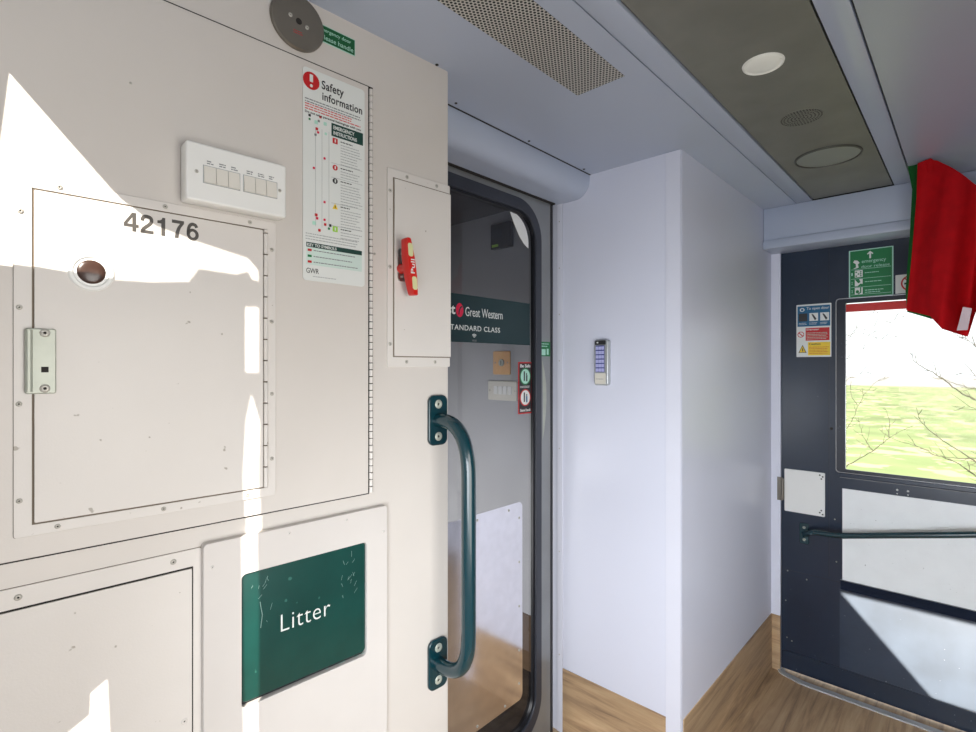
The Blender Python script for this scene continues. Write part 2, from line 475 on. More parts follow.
# opposite side of the coach: added mask, holes cut to shape the light patches
def to_open(s, z, q=1.0, p=1.06):
    w = fA.o + fA.dx*s; k = (w.x+.1)
    return (-(w.y-k*q), z+k*p)
P = [[(-.782, 1.821), (-.65, 1.669), (-.603, 1.634), (-.536, 1.617), (-.445, 1.599), (-.443, 1.564), (-.458, 1.566), (-.464, 1.579), (-.482, 1.572), (-.541, 1.574), (-.556, 1.551), (-.611, 1.544), (-.664, 1.542), (-.756, 1.551), (-.811, 1.554), (-.811, 1.708), (-.792, 1.714)],
     [(-.469, 1.515), (-.443, 1.517), (-.443, 1.4), (-.469, 1.4)],
     [(-.457, 1.368), (-.468, 1.314), (-.473, 1.217), (-.471, .88), (-.468, .741), (-.441, .728), (-.441, .993), (-.443, 1.212), (-.441, 1.312)],
     [(-.669, .944), (-.693, .929), (-.694, .898), (-.734, .875), (-.665, .833)]]
holes = [[to_open(*p) for p in poly] for poly in P]
LP = Vector((-4.1, -1.35, 1.5))
def to_open2(y, z):
    k = (-.1-LP.x)/(2.73-LP.x); return (-(LP.y+(y-LP.y)*k), LP.z+(z-LP.z)*k)
h2 = [to_open2(*p) for p in ((.432, .429), (-.06, .431), (-.06, .10), (.128, .10))]  # hole that trims the added spotlight to a slanted patch
t = Thing(fR, 'wall_right_mask', 0, 1.2, kind='structure')
t.plate('light_mask_wall', M['matte'], [rrect(-1.25, -.3, .8, 3.0)]+holes+[h2], 0, .004)

# saloon behind the glazed door
boxes('floor_saloon', M['carpet'], [((.2, 1.27, -.05), (3.2, 4.0, .001))])
boxes('wall_saloon_far', M['saloonwall'], [((1.92, 1.27, 0), (2.0, 4.0, 2.2))])
boxes('baseboard_saloon', M['brown'], [((1.914, 1.27, .0), (1.92, 4.0, .26))])
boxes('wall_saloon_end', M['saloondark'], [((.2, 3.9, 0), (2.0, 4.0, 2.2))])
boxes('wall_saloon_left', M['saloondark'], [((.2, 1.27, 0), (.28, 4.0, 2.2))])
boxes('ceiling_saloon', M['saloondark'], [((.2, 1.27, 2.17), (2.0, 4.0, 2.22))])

# ---------------------------------------------------------------- cupboard face
# tall hinged panel
t = Thing(fA, 'hinged_panel', -.6, 1.15, label='tall cream hinged wall panel behind the numbered locker, piano hinge along its right edge', cat='access panel')
t.rect('seam', M['dark'], -.98, 1.149, -.2195, 2.0125, .0015, .0015)
t.rect('panel', M['cream'], -.98, 1.1515, -.2225, 2.0095, .004, .004, bev=.0008)
def hinge(bm):
    z = 1.152; k = 0
    while z < 2.0:
        bm_tube(bm, [(-.2165+.6, -.0045, z-1.15), (-.2165+.6, -.0045, z+.0125-1.15)], .0038, 8)
        z += .0145
t.mesh('piano_hinge', M['cream2'], hinge)
t.rect('hinge_gap', M['dark'], -.2205, 1.152, -.2105, 2.012, .0022, .001)
t.screw(-.6431, 1.8594, .004, .002)
t.screw(-.205, 1.66, .0, .003)
Z = .0047
# locker
t = Thing(fA, 'locker', -.6, 1.1833, off=Z, label='flush cream locker with number 42176, round peephole and dull metal latch plate', cat='locker')
out = rrect(-.7775, 1.1833, -.4194, 1.683, .003)
t.rect('frame_edge_shade', M['tan'], -.7785, 1.1825, -.4184, 1.684, Z+.0004, .0004, r=.003)  # thin tan rim painted in as shadow around the locker frame
t.plate('frame', M['cream2'], [out, rrect(-.7595, 1.1975, -.4330, 1.6695)], Z+.0025, .0025, bev=.0005)
t.rect('gap', M['tan'], -.7595, 1.1975, -.4330, 1.6695, Z+.0008, .0008)
d = t.plate('door', M['cream2'], [rrect(-.7565, 1.2005, -.4425, 1.6665, .002)], Z+.004, .003, bev=.0008)
def stroke(pts, w):
    P_ = [Vector((a, b, 0)) for a, b in pts]; L_, R_2 = [], []
    for i, p in enumerate(P_):
        tt = (P_[min(i+1, len(P_)-1)]-P_[max(i-1, 0)]).normalized(); nn = Vector((-tt.y, tt.x, 0))
        L_.append(p+nn*w/2); R_2.append(p-nn*w/2)
    return [(p.x, p.y) for p in L_]+[(p.x, p.y) for p in R_2[::-1]]
def smooth(pts, n=4):
    out = []
    for i in range(len(pts)-1):
        a, b, c, e_ = pts[max(i-1, 0)], pts[i], pts[i+1], pts[min(i+2, len(pts)-1)]
        for k in range(n):
            u = k/n
            out.append(tuple(.5*(2*b[q]+(c[q]-a[q])*u+(2*a[q]-5*b[q]+4*c[q]-e_[q])*u*u+(3*b[q]-a[q]-3*c[q]+e_[q])*u**3) for q in (0, 1)))
    return out+[pts[-1]]
DIG = {'4': [[[(.33, 0), (.47, 0), (.47, .16), (.56, .16), (.56, .28), (.47, .28), (.47, .72), (.32, .72), (.02, .29), (.02, .16), (.33, .16)], [(.33, .28), (.145, .28), (.33, .54)]]],
 '2': [[stroke(smooth([(.10, .47), (.115, .58), (.18, .645), (.28, .66), (.39, .63), (.44, .55), (.42, .44), (.34, .34), (.22, .24), (.13, .14), (.105, .05)]), .135)], [rrect(.03, 0, .52, .125)]],
 '1': [[[(.22, 0), (.37, 0), (.37, .72), (.26, .72), (.24, .65), (.17, .60), (.07, .585), (.07, .48), (.22, .48)]]],
 '7': [[[(.04, .72), (.52, .72), (.52, .61), (.40, .44), (.33, .25), (.30, 0), (.145, 0), (.18, .24), (.26, .44), (.36, .59), (.04, .59)]]],
 '6': [[ell(.285, .235, .25, .245, 32), ell(.285, .235, .115, .125, 32)[::-1]], [stroke(smooth([(.10, .24), (.105, .42), (.16, .58), (.24, .65), (.31, .66), (.40, .63), (.445, .54)]), .13)]]}
nx0, nx1, nz0, nz1 = -.6535, -.5475, 1.6285, 1.6575
for i, ch in enumerate('42176'):
    bx = nx0+(nx1-nx0)*(i*.595)/(4*.595+.56); sx_ = (nx1-nx0)/(4*.595+.56); sz_ = (nz1-nz0)/.72
    par = d
    for polys in DIG[ch]:
        o_ = t.plate('digit', M['number'], [[(bx+a*sx_, nz0+b*sz_) for a, b in p] for p in polys], Z+.0044, .0005, parent=par)
        par = o_
def ring(bm):
    n = 36; cx, cz = -.6925+.6, 1.5590-1.1833
    prof = [(.0285, .0), (.0265, -.0028), (.0225, -.0028), (.0205, -.001), (.0175, -.0012)]
    rr = [[bm.verts.new((cx+a*math.cos(2*PI*k/n), y-.004, cz+a*math.sin(2*PI*k/n))) for k in range(n)] for a, y in prof]
    for i in range(len(rr)-1):
        for k in range(n): bm.faces.new((rr[i][k], rr[i][(k+1) % n], rr[i+1][(k+1) % n], rr[i+1][k]))
rg = t.mesh('peephole_ring', M['white'], ring, parent=d)
M['amber'] = mat('peephole_amber', (66, 46, 38), .3, var=.2, vscale=40, coat=.2)
def lens(bm):
    n = 28; cx, cz = -.6925+.6, 1.5590-1.1833
    rr = [[bm.verts.new((cx+.018*math.cos(b)*math.cos(2*PI*k/n), -.0045-.004*math.sin(b), cz+.018*math.cos(b)*math.sin(2*PI*k/n))) for k in range(n)] for b in (0, .4, .8, 1.2)]
    for i in range(3):
        for k in range(n): bm.faces.new((rr[i][k], rr[i][(k+1) % n], rr[i+1][(k+1) % n], rr[i+1][k]))
    bm.faces.new(rr[-1])
t.mesh('peephole_lens', M['amber'], lens, parent=d, angle=80)
lt = t.rect('latch_plate', M['nickel'], -.7665, 1.381, -.733, 1.4725, Z+.009, .005, r=.003, bev=.0015, label='dull metal latch plate')
def lip(bm): bm_tube(bm, [(-.7625+.6, -.008, 1.384-1.1833), (-.7625+.6, -.008, 1.470-1.1833)], .0045, 10)
t.mesh('latch_roll', M['nickel'], lip, parent=lt)
t.screw(-.7455, 1.4665, Z+.009, .006, parent=lt); t.screw(-.7455, 1.3885, Z+.009, .006, parent=lt)
t.rect('keyhole', M['dark'], -.7495, 1.411, -.7415, 1.419, Z+.0094, .001, parent=lt)
def kn(bm):
    z = 1.2
    while z < 1.664:
        bm_tube(bm, [(-.4378+.6, -.0048, z-1.1833), (-.4378+.6, -.0048, min(z+.036, 1.667)-1.1833)], .0042, 8); z += .0385
t.mesh('hinge', M['cream2'], kn)
for x, z in ((-.771, 1.6338), (-.7721, 1.501), (-.7725, 1.3676), (-.7721, 1.2341), (-.729, 1.6765), (-.597, 1.6765), (-.4652, 1.6765), (-.4262, 1.6333), (-.4262, 1.5014), (-.4262, 1.3689), (-.4262, 1.25), (-.7312, 1.1905), (-.5991, 1.1905), (-.47, 1.1905)):
    t.screw(x, z, Z+.0025, .0036)
# bank of switches
t = Thing(fA, 'switch_box', -.49, 1.737, off=Z, label='white surface box with two groups of three rocker switches above the locker', cat='light switch')
b0 = t.rect('box', M['white'], -.5745, 1.6880, -.4125, 1.7825, .038, .0332, r=.004, bev=.003)
for gi, (xa, xb, zb, zt) in enumerate(((-.5491, -.4931, 1.7200, 1.7470), (-.4865, -.4298, 1.7200, 1.7470))):
    t.rect('rocker_gap', M['lines'], xa-.001, zb-.0015, xb+.001, zt+.0012, .0384, .001)
    w = (xb-xa)/3
    for k in range(3):
        def rk(bm, xa=xa, k=k, w=w, zb=zb, zt=zt):
            x0 = xa+k*w+.0005+.49; x1 = xa+(k+1)*w-.0005+.49; y = Z
            pts = [(zb, .0420), (zt, .0390), (zt, .036), (zb, .036)]
            va = [bm.verts.new((x0, y-o, z-1.737)) for z, o in pts]; vb = [bm.verts.new((x1, y-o, z-1.737)) for z, o in pts]
            for i in range(4): bm.faces.new((va[i], va[(i+1) % 4], vb[(i+1) % 4], vb[i]))
            bm.faces.new(va); bm.faces.new(vb[::-1])
        t.mesh('rocker', M['rocker'], rk)
        t.lines(M['gink'], xa+k*w+.005, xa+(k+1)*w-.003, zt+.0085, 2, .0036, .0017, .0384, parent=b0, seed=gi*3+k, name='tiny_caption')
for x in (-.5595, -.4244): t.screw(x, 1.735, .038, .003)
# safety notice
t = Thing(fA, 'safety_notice', -.3, 1.79, off=Z, label='tall white notice headed Safety information with red exclamation disc', cat='sign')
x0, x1, zb, zt = -.3665, -.2325, 1.5855, 1.9965
W_, H_ = x1-x0, zt-zb
F0 = Z+.0012
t.rect('sheet', M['paper'], x0, zb, x1, zt, F0, .0012, r=.007)
F = F0+.0004
def X(u): return x0+u*W_
def Y(v): return zt-v*H_
t.plate('warning_disc', M['red'], [ell(X(.125), Y(.0575), .0168)], F, .0005)
t.rect('warning_mark', M['paper'], X(.10), Y(.063), X(.15), Y(.028), F+.0004, .0004, r=.001)
t.plate('warning_mark', M['paper'], [ell(X(.125), Y(.081), .0030, n=14)], F+.0004, .0004)
t.text('Safety', M['ink'], X(.285), Y(.088), X(.64), Y(.034), F, bold=.014, spacing=1.06)
t.text('information', M['ink'], X(.295), Y(.128), X(.955), Y(.089), F, bold=.014, spacing=1.06)
t.lines(M['gink'], X(.03), X(.93), Y(.147), 2, .0052, .0019, F, seed=1, ragged=.1)
t.lines(M['redpale'], X(.03), X(.95), Y(.170), 3, .0048, .0021, F, seed=2, ragged=.2)
t.text('Do not take personal belongings with you', M['ink'], X(.03), Y(.2165), X(.93), Y(.203), F, bold=.008)
t.rect('heading_panel', M['tgreen'], X(.44), Y(.284), X(.97), Y(.222), F, .0005)
t.text('EMERGENCY', M['paper'], X(.47), Y(.250), X(.82), Y(.232), F+.0004, bold=.018)
t.text('INSTRUCTIONS', M['paper'], X(.47), Y(.276), X(.86), Y(.258), F+.0004, bold=.018)
for k, (v, m, shp) in enumerate(((.305, 'red', 0), (.435, 'red', 1), (.500, 'ink', 1), (.625, 'yellow', 2), (.735, 'lime', 0))):
    cx, cz = X(.50), Y(v)
    if shp == 0: t.rect('symbol', M[m], cx-.0055, cz-.0055, cx+.0055, cz+.0055, F, .0005, r=.001)
    elif shp == 1: t.plate('symbol', M[m], [ell(cx, cz, .0055, n=20)], F, .0005)
    else: t.plate('symbol', M[m], [[(cx-.006, cz-.005), (cx+.006, cz-.005), (cx, cz+.006)]], F, .0005)
    if shp < 2: t.rect('symbol_mark', M['paper'], cx-.0012, cz-.003, cx+.0014, cz+.003, F+.0004, .0004)
    else: t.rect('symbol_mark', M['ink'], cx-.0008, cz-.003, cx+.0008, cz+.002, F+.0004, .0004)
    rows = (8, 3, 8, 7, 3)[k]
    t.lines(M['ink'], X(.59), X(.80), Y(v-.004), 1, .0056, .0018, F, seed=90+k)
    t.lines(M['lines'], X(.59), X(.96), Y(v+.0115), rows, .0056, .0015, F, seed=10+k)
for v in (.415, .485, .61, .72): t.rect('rule_line', M['lines'], X(.44), Y(v)-.0003, X(.96), Y(v)+.0003, F, .0004)
for u in (.19, .29, .40): t.rect('coach_outline', M['lines'], X(u)-.0003, Y(.74), X(u)+.0003, Y(.27), F, .0004)
for u, v, m, s_ in ((.10, .222, 'ink', .0024), (.10, .24, 'sgreen', .0020), (.20, .245, 'mint', .0034), (.24, .235, 'gink', .0022), (.265, .213, 'red', .0024), (.34, .238, 'mint', .0032), (.21, .275, 'red', .0026), (.23, .29, 'pinkred', .0022), (.19, .305, 'gink', .0022), (.35, .285, 'mint', .0024), (.33, .405, 'pinkred', .0022), (.165, .465, 'pinkred', .0022), (.33, .615, 'pinkred', .0022), (.20, .685, 'red', .0028), (.215, .70, 'pinkred', .0024), (.17, .725, 'mint', .0036), (.33, .70, 'pinkred', .0022), (.34, .722, 'red', .0026), (.42, .722, 'ink', .0026), (.40, .738, 'sgreen', .0022), (.25, .755, 'red', .0026)):
    t.rect('plan_symbol', M[m], X(u)-s_, Y(v)-s_, X(u)+s_, Y(v)+s_, F, .0004, r=.0008)
t.lines(M['lines'], X(.04), X(.95), Y(.779), 3, .0052, .0016, F, seed=30, ragged=.15)
t.rect('heading_panel', M['tgreen'], X(.05), Y(.842), X(.95), Y(.820), F, .0005)
t.text('KEY TO SYMBOLS', M['paper'], X(.06), Y(.8385), X(.52), Y(.8245), F+.0004, bold=.018)
t.rect('key_tint', M['keytint'], X(.05), Y(.925), X(.95), Y(.8425), F-.0002, .0004)
for v, m in ((.856, 'red'), (.884, 'sgreen'), (.911, 'red')):
    t.rect('plan_symbol', M[m], X(.07), Y(v)-.0022, X(.13), Y(v)+.0022, F+.0002, .0004)
    t.lines(M['gink'], X(.16), X(.9), Y(v), 1, .005, .0016, F+.0002, seed=int(v*100), ragged=.4)
t.text('GWR', M['ink'], X(.05), Y(.965), X(.24), Y(.941), F, bold=-.004)
t.lines(M['lines'], X(.15), X(.55), Y(.979), 1, .005, .0014, F, seed=60)
# emergency pull handle unit
t = Thing(fA, 'emergency_handle_unit', -.087, 1.636, label='raised cream cover plate carrying red T-shaped Pull handle beside the door opening', cat='emergency handle')
t.plate('surround', M['cream2'], [rrect(-.1745, 1.4178, .0015, 1.853, .003)], .004, .004, bev=.001)
t.rect('gap', M['tan'], -.161, 1.4395, .0005, 1.834, .0046, .0008)
t.rect('cover', M['cream2'], -.1585, 1.4420, .0015, 1.8315, .0075, .0035, bev=.001)
for x, z in ((-.1236, 1.8435), (-.0392, 1.8435), (-.1685, 1.8028), (-.1685, 1.6366), (-.1685, 1.4681), (-.1249, 1.4295), (-.044, 1.4295)):
    t.screw(x, z, .004, .0042)
hp = t.rect('handle_mount', M['steel'], -.1515, 1.607, -.131, 1.679, .0095, .002, r=.007, bev=.0006)
t.screw(-.1415, 1.668, .0095, .0036, parent=hp); t.screw(-.1415, 1.618, .0095, .0036, parent=hp)
def tbar(bm):
    # tapered bar on a stalk, tilted a little
    cx, cz = -.1415+.087, 1.6345-1.636; ta = math.radians(5)
    prof = [(-.061, .0040), (-.059, .0062), (-.053, .0074), (-.02, .0118), (.02, .0118), (.053, .0074), (.059, .0062), (.061, .0040)]
    prev = None; rings = []
    for s_, w in prof:
        ring = []
        for dx, dy in ((-w, -.030), (-w, -.044), (-w*.75, -.050), (w*.75, -.050), (w, -.044), (w, -.030)):
            x = dx; z = s_
            ring.append(bm.verts.new((cx+x*math.cos(ta)-z*math.sin(ta)*-1, dy, cz+z*math.cos(ta)-x*math.sin(ta)*-1*0)))
        rings.append(ring)
    for i in range(len(rings)-1):
        for k in range(6): bm.faces.new((rings[i][k], rings[i][(k+1) % 6], rings[i+1][(k+1) % 6], rings[i+1][k]))
    bm.faces.new(rings[0][::-1]); bm.faces.new(rings[-1])
    for f in bm.faces: pass
hb = t.mesh('pull_handle', M['handlered'], lambda bm: tbar(bm), angle=25, label='red pull handle')
# tilt mirrors the photograph: lower end leans right
for v in hb.data.vertices:
    z = v.co.z - (1.6345-1.636); v.co.x += -2*z*math.sin(math.radians(7))
def stalk(bm): bm_tube(bm, [(-.1425+.087, -.0095, 1.6345-1.636), (-.1435+.087, -.02, 1.6345-1.636), (-.1415+.087, -.032, 1.6345-1.636)], [.0115, .0085, .011], 14)
t.mesh('handle_stalk', M['handlered'], stalk, parent=hb, angle=60)
def gx(z): return -.1415-(z-1.6345)*math.sin(math.radians(9))
for za, zb_ in ((1.6555, 1.684), (1.585, 1.6135)):
    xa = gx((za+zb_)/2); poly = [(p[0]-(p[1]-(za+zb_)/2)*.087, p[1]) for p in rrect(xa-.0062, za, xa+.0062, zb_, .005)]
    t.plate('glow_patch', M['glow'], [poly], .0506, .0006, parent=hb)
t.text('Pull', M['paper'], -.1465, 1.6195, -.1365, 1.6505, .0508, bold=.01, rot=PI/2, parent=hb)
# litter bin
t = Thing(fA, 'litter_bin', -.36, .8, label='built-in litter bin with moulded cream front and dark green flap marked Litter', cat='litter bin')
t.plate('bin_front', M['binplastic'], [rrect(-.542, .18, -.1835, 1.120, .006), rrect(-.4825, .818, -.232, 1.0545, .009)[::-1]], .015, .015, bev=.0008)
t.rect('opening', M['seal2'], -.489, .81, -.226, 1.06, .003, .003)
fl = t.rect('flap', M['dgreen'], -.4805, .8255, -.234, 1.053, .0105, .004, r=.008, bev=.0012, label='dark green flap')
t.text('Litter', M['paper'], -.4110, .9275, -.3130, .9590, .0109, bold=-.012, spacing=1.08, parent=fl)
def scr(bm):
    rnd = random.Random(5)
    for k in range(26):
        side = rnd.random() < .5
        x = (-.464+rnd.random()*.04) if side else (-.259-rnd.random()*.03); z = .95+rnd.random()*.085
        ang = rnd.uniform(.7, 2.0); l = rnd.uniform(.003, .012)
        bm_tube(bm, [(x+.36, -.0106, z-.8), (x+.36+l*math.cos(ang), -.0106, z-.8+l*math.sin(ang))], .0003, 4)
    bm_tube(bm, [(-.4475+.36, -.0106, .948-.8), (-.4445+.36, -.0106, .97-.8), (-.4485+.36, -.0106, .995-.8)], .0007, 4)
    for k in range(9):
        x = -.33+rnd.random()*.09; bm_box(bm, (x+.36, -.0108, .8225-.8), (x+.36+rnd.uniform(.003, .01), -.0104, .8236-.8))
M['scratch'] = mat('scratch', (132, 168, 160), .6)
t.mesh('scratches', M['scratch'], scr, parent=fl)['kind'] = 'stuff'
for x, z in ((-.279, 1.108), (-.3968, 1.108), (-.1914, 1.0662), (-.529, 1.08)): t.screw(x, z, .015, .003, m=M['binplastic'])
# lower access panel
t = Thing(fA, 'access_panel', -.75, .7, label='plain cream access panel left of the litter bin, below the locker', cat='access panel')
t.rect('frame_edge_shade', M['tan'], -1.0, .149, -.5420, 1.1147, .0005, .0005, r=.003)  # tan rim again, a painted shadow line behind this frame
t.plate('frame', M['cream2'], [rrect(-1.0, .15, -.5430, 1.1135, .003), rrect(-.985, .2, -.5545, 1.0858)], .0025, .0025, bev=.0005)
t.rect('gap', M['dark'], -.985, .2, -.5545, 1.0858, .0008, .0008)
t.rect('panel', M['cream2'], -.982, .203, -.5572, 1.0825, .004, .003, bev=.0006)
for x, z in ((-.5842, 1.100), (-.7731, 1.100)): t.screw(x, z, .0025, .0046)
t.screw(-.5685, .8332, .004, .0052, m=M['cream2'])
t.screw(-.77, .87, .004, .0016)
# grab rail
t = Thing(fA, 'grab_rail', -.035, .72, label='dark green upright grab rail bolted at the corner of the cupboard', cat='grab rail')
for z0, z1 in ((1.2335, 1.3515), (.661, .7785)):
    pl = t.rect('mount_plate', M['railgreen'], -.0645, z0, -.0085, z1, .008, .008, r=.016, bev=.0025)
    t.screw(-.0365, z0+.021, .008, .0105, parent=pl, name='bolt', m=M['nickel']); t.screw(-.0365, z1-.021, .008, .0105, parent=pl, name='bolt', m=M['nickel'])
def rail(bm):
    zt_, zb_ = 1.2925-.72, .7198-.72
    def bend(a, b, c, n=14):
        a, b, c = Vector(a), Vector(b), Vector(c)
        return [a*(1-k/n)**2+b*2*(k/n)*(1-k/n)+c*(k/n)**2 for k in range(n+1)]
    path = [Vector((-.0015, -.006, zt_))]+bend((-.001, -.03, zt_), (0, -.112, zt_-.005), (0, -.112, zt_-.125))+bend((0, -.112, zb_+.105), (0, -.112, zb_+.005), (-.001, -.03, zb_))+[Vector((-.0015, -.006, zb_))]
    bm_tube(bm, path, .0165, 18)
t.mesh('rail', M['railgreen'], rail, angle=60)
# round grey plate at the ceiling and its sign
t = Thing(fA, 'round_cover_plate', -.3757, 2.0752, label='round grey metal cover plate high on the wall under the ceiling', cat='cover plate')
R_ = .0525
def disc(bm):
    n = 48; prof = [(R_, -.001), (R_, -.006), (R_-.002, -.0085), (.02, -.0085)]
    rr = [[bm.verts.new((a*math.cos(2*PI*k/n), y, a*math.sin(2*PI*k/n))) for k in range(n)] for a, y in prof]
    for i in range(len(rr)-1):
        for k in range(n): bm.faces.new((rr[i][k], rr[i][(k+1) % n], rr[i+1][(k+1) % n], rr[i+1][k]))
    bm.faces.new(rr[-1])
dd = t.mesh('disc', M['disc'], disc)
t.plate('centre_hole', M['dark'], [ell(-.3757, 2.0752, .0058, n=20)], .0092, .001, parent=dd)
t.screw(-.392, 2.0802, .0085, .004, parent=dd); t.screw(-.3595, 2.0705, .0085, .004, parent=dd)
t.lines(M['red'], -.386, -.368, 2.0555, 2, .004, .0012, .0088, parent=dd, seed=3, name='red_mark')
t = Thing(fA, 'release_sign', -.288, 2.08, label='small dark green sign with white lines beside the round cover plate', cat='sign')
t.rect('sign_edge', M['mint'], -.338, 2.0625, -.2516, 2.0965, .0008, .0008)
sg = t.rect('sign_plate', M['sgreen2'], -.337, 2.0640, -.253, 2.0950, .0012, .0006)
t.text('emergency door', M['mint'], -.332, 2.0815, -.2615, 2.0905, .0015, parent=sg)
t.text('release handle', M['mint'], -.332, 2.0680, -.2565, 2.0770, .0015, parent=sg)

# ---------------------------------------------------------------- saloon door
t = Thing(fS, 'door_2', 1.28, 0, label='grey sliding saloon door with full-height glass and Standard Class band', cat='door', kind='structure')
ox0, ox1, oz0, oz1 = .62, 1.553, .095, 1.985
SF = -.004
t.plate('door_leaf', M['doorgrey'], [rrect(.5, .0, 1.652, 2.066), rrect(.58, .055, 1.578, 2.018, .13, 10)[::-1]], SF, .035)
t.plate('seal', M['rubber'], [rrect(.575, .05, 1.583, 2.023, .135, 10), rrect(ox0, oz0, ox1, oz1, .10, 10)[::-1]], SF+.004, .02, bev=.002)
t.plate('inner_seal', M['seal2'], [rrect(ox0-.002, oz0-.002, ox1+.002, oz1+.002, .10, 10), rrect(ox0+.01, oz0+.01, ox1-.010, oz1-.01, .09, 10)[::-1]], SF-.004, .012)
t.rect('door_glass', M['glassd'], ox0-.01, oz0-.01, ox1+.01, oz1+.01, SF-.0145, .004, r=.1)
t.rect('edge_gap', M['seal2'], 1.645, 0, 1.658, 2.066, SF+.0015, .02)
kk = t.plate('kick_plate', M['kick'], [rrect(.70, .208, 1.487, .9275, .022)], SF-.010, .002, bev=.0005, label='brushed aluminium kick plate')
for z in (.87, .71, .55, .39, .27): t.screw(1.468, z, SF-.010, .0045, parent=kk)
for x in (.8, .95, 1.1, 1.25, 1.41): t.screw(x, .908, SF-.010, .0045, parent=kk)
for x in (.8, .95, 1.1, 1.25, 1.39): t.screw(x, .224, SF-.010, .0045, parent=kk)
bd = t.rect('class_band', M['band'], .65, 1.497, 1.532, 1.6515, SF-.0115, .002, label='dark green class band')
BF = SF-.0112
t.text('First', M['paper'], 1.066, 1.5845, 1.1505, 1.6175, BF, bold=.022, parent=bd)
t.plate('logo_disc', M['pinkred'], [ell(1.1700, 1.5995, .0165, .0225)], BF, .0005, parent=bd)
t.plate('logo_swirl', M['band'], [[(1.1640, 1.585), (1.1660, 1.598), (1.1710, 1.609), (1.1780, 1.614), (1.1830, 1.611), (1.1745, 1.605), (1.1700, 1.596), (1.1680, 1.585)]], BF+.0004, .0004, parent=bd)
t.text('Great Western', M['paper'], 1.1955, 1.5825, 1.3775, 1.6125, BF, bold=-.002, parent=bd)
t.text('STANDARD CLASS', M['paper'], 1.1155, 1.5355, 1.3645, 1.5525, BF, bold=.004, spacing=1.1, parent=bd)
for k in range(3):
    a0 = PI*.25; rr0 = .0035+k*.0045
    pts = [(1.2368+rr0*math.cos(PI/4+PI/2*j/8), 1.5115+rr0*math.sin(PI/4+PI/2*j/8)) for j in range(9)]
    pts2 = [(1.2368+(rr0+.0025)*math.cos(PI*3/4-PI/2*j/8), 1.5115+(rr0+.0025)*math.sin(PI*3/4-PI/2*j/8)) for j in range(9)]
    t.plate('signal_mark', M['paper'], [pts+pts2], BF, .0004, parent=bd)
t.text('WiFi', M['gink'], 1.2260, 1.500, 1.2480, 1.507, BF, parent=bd)
# white crescent added for the pale wall beyond the glass corner
arc = [(1.4225+.10*math.cos(a), 1.872+.10*math.sin(a)) for a in [PI/2-PI/2*k/10 for k in range(11)]]
arc = [(x, z) for x, z in arc if z <= 1.97]
t.plate('corner_crescent', M['white'], [[(1.418, 1.969)]+arc+[(1.5225, 1.855), (1.497, 1.868), (1.470, 1.892), (1.441, 1.931)]], SF-.0105, .002)
# finger pull and green label on the door stile
t.plate('finger_pull', M['nickel'], [[(1.592, 1.440), (1.606, 1.40), (1.6165, 1.35), (1.6185, 1.29), (1.613, 1.23), (1.604, 1.175), (1.594, 1.142), (1.597, 1.17), (1.598, 1.30)]], SF+.001, .002)
t = Thing(fS, 'door_label', 1.612, 1.485, label='tiny green label on the grey stile of the saloon door', cat='label')
t.rect('label_plate', M['sgreen'], 1.584, 1.457, 1.642, 1.512, SF+.0008, .0008)
t.lines(M['mint'], 1.588, 1.638, 1.504, 2, .009, .0035, SF+.0012, seed=4)
t.rect('pictogram', M['mint'], 1.588, 1.461, 1.612, 1.484, SF+.0012, .0005)
t.rect('pictogram', M['mint'], 1.62, 1.463, 1.632, 1.486, SF+.0012, .0005)
# be safe sticker
t = Thing(fS, 'door_sticker', 1.5070, 1.34, off=SF-.0145, label='narrow black and red Be Safe sticker on the door glass', cat='sticker')
GF = SF-.0145
t.rect('backing', M['red'], 1.4675, 1.2445, 1.5470, 1.4345, GF+.0008, .0008)
t.rect('face', M['ink'], 1.4725, 1.249, 1.5420, 1.4300, GF+.0012, .0006)
t.text('Be Safe', M['paper'], 1.4780, 1.4145, 1.5370, 1.4265, GF+.0016, bold=.02)
t.text('Stand back', M['paper'], 1.4770, 1.253, 1.5380, 1.263, GF+.0018, bold=.02)
for cz, m1, m2 in ((1.3815, 'sgreen', 'mint'), (1.304, 'red', 'paper')):
    t.plate('roundel', M[m1], [ell(1.5070, cz, .031, .0315)], GF+.0017, .0006)
    t.plate('roundel_face', M[m2], [ell(1.5070, cz, .0265, .027)], GF+.002, .0005)
    t.rect('figure', M['ink'], 1.4970, cz-.016, 1.5040, cz+.019, GF+.0023, .0005)
    t.rect('figure', M['ink'] if m1 == 'sgreen' else M['blue'], 1.5110, cz-.018, 1.5185, cz+.005, GF+.0023, .0005)
    t.plate('figure', M['ink'], [ell(1.5135 if m1 == 'sgreen' else 1.5145, cz+.009, .0035, n=12)], GF+.0023, .0005)
t.lines(M['paper'], 1.4770, 1.5380, 1.3455, 2, .0045, .0018, GF+.0018, seed=8)
# plates on the saloon wall seen through the glass
fP = Frame((1.92, 0), (0, -1))
t = Thing(fP, 'key_switch_plate', -1.69, 1.44, label='peach square plate with round key switch seen through the saloon door', cat='key switch')
t.rect('plate', M['peach'], -1.745, 1.378, -1.635, 1.492, .006, .006, r=.006, bev=.0015)
t.plate('key_barrel', M['nickel'], [ell(-1.688, 1.436, .017)], .012, .006, bev=.001)
t.rect('key_slot', M['dark'], -1.690, 1.426, -1.686, 1.446, .0126, .001)
for x in (-1.73, -1.65): t.screw(x, 1.436, .006, .004)
t = Thing(fP, 'double_switch_plate', -1.68, 1.3, label='ivory double switch plate below the peach key switch behind the door glass', cat='light switch')
t.rect('plate', M['ivory'], -1.775, 1.253, -1.590, 1.347, .01, .01, r=.006, bev=.002)
for x in (-1.735, -1.705, -1.675, -1.645): t.rect('rocker', M['white'], x, 1.282, x+.025, 1.322, .0135, .004, bev=.001)
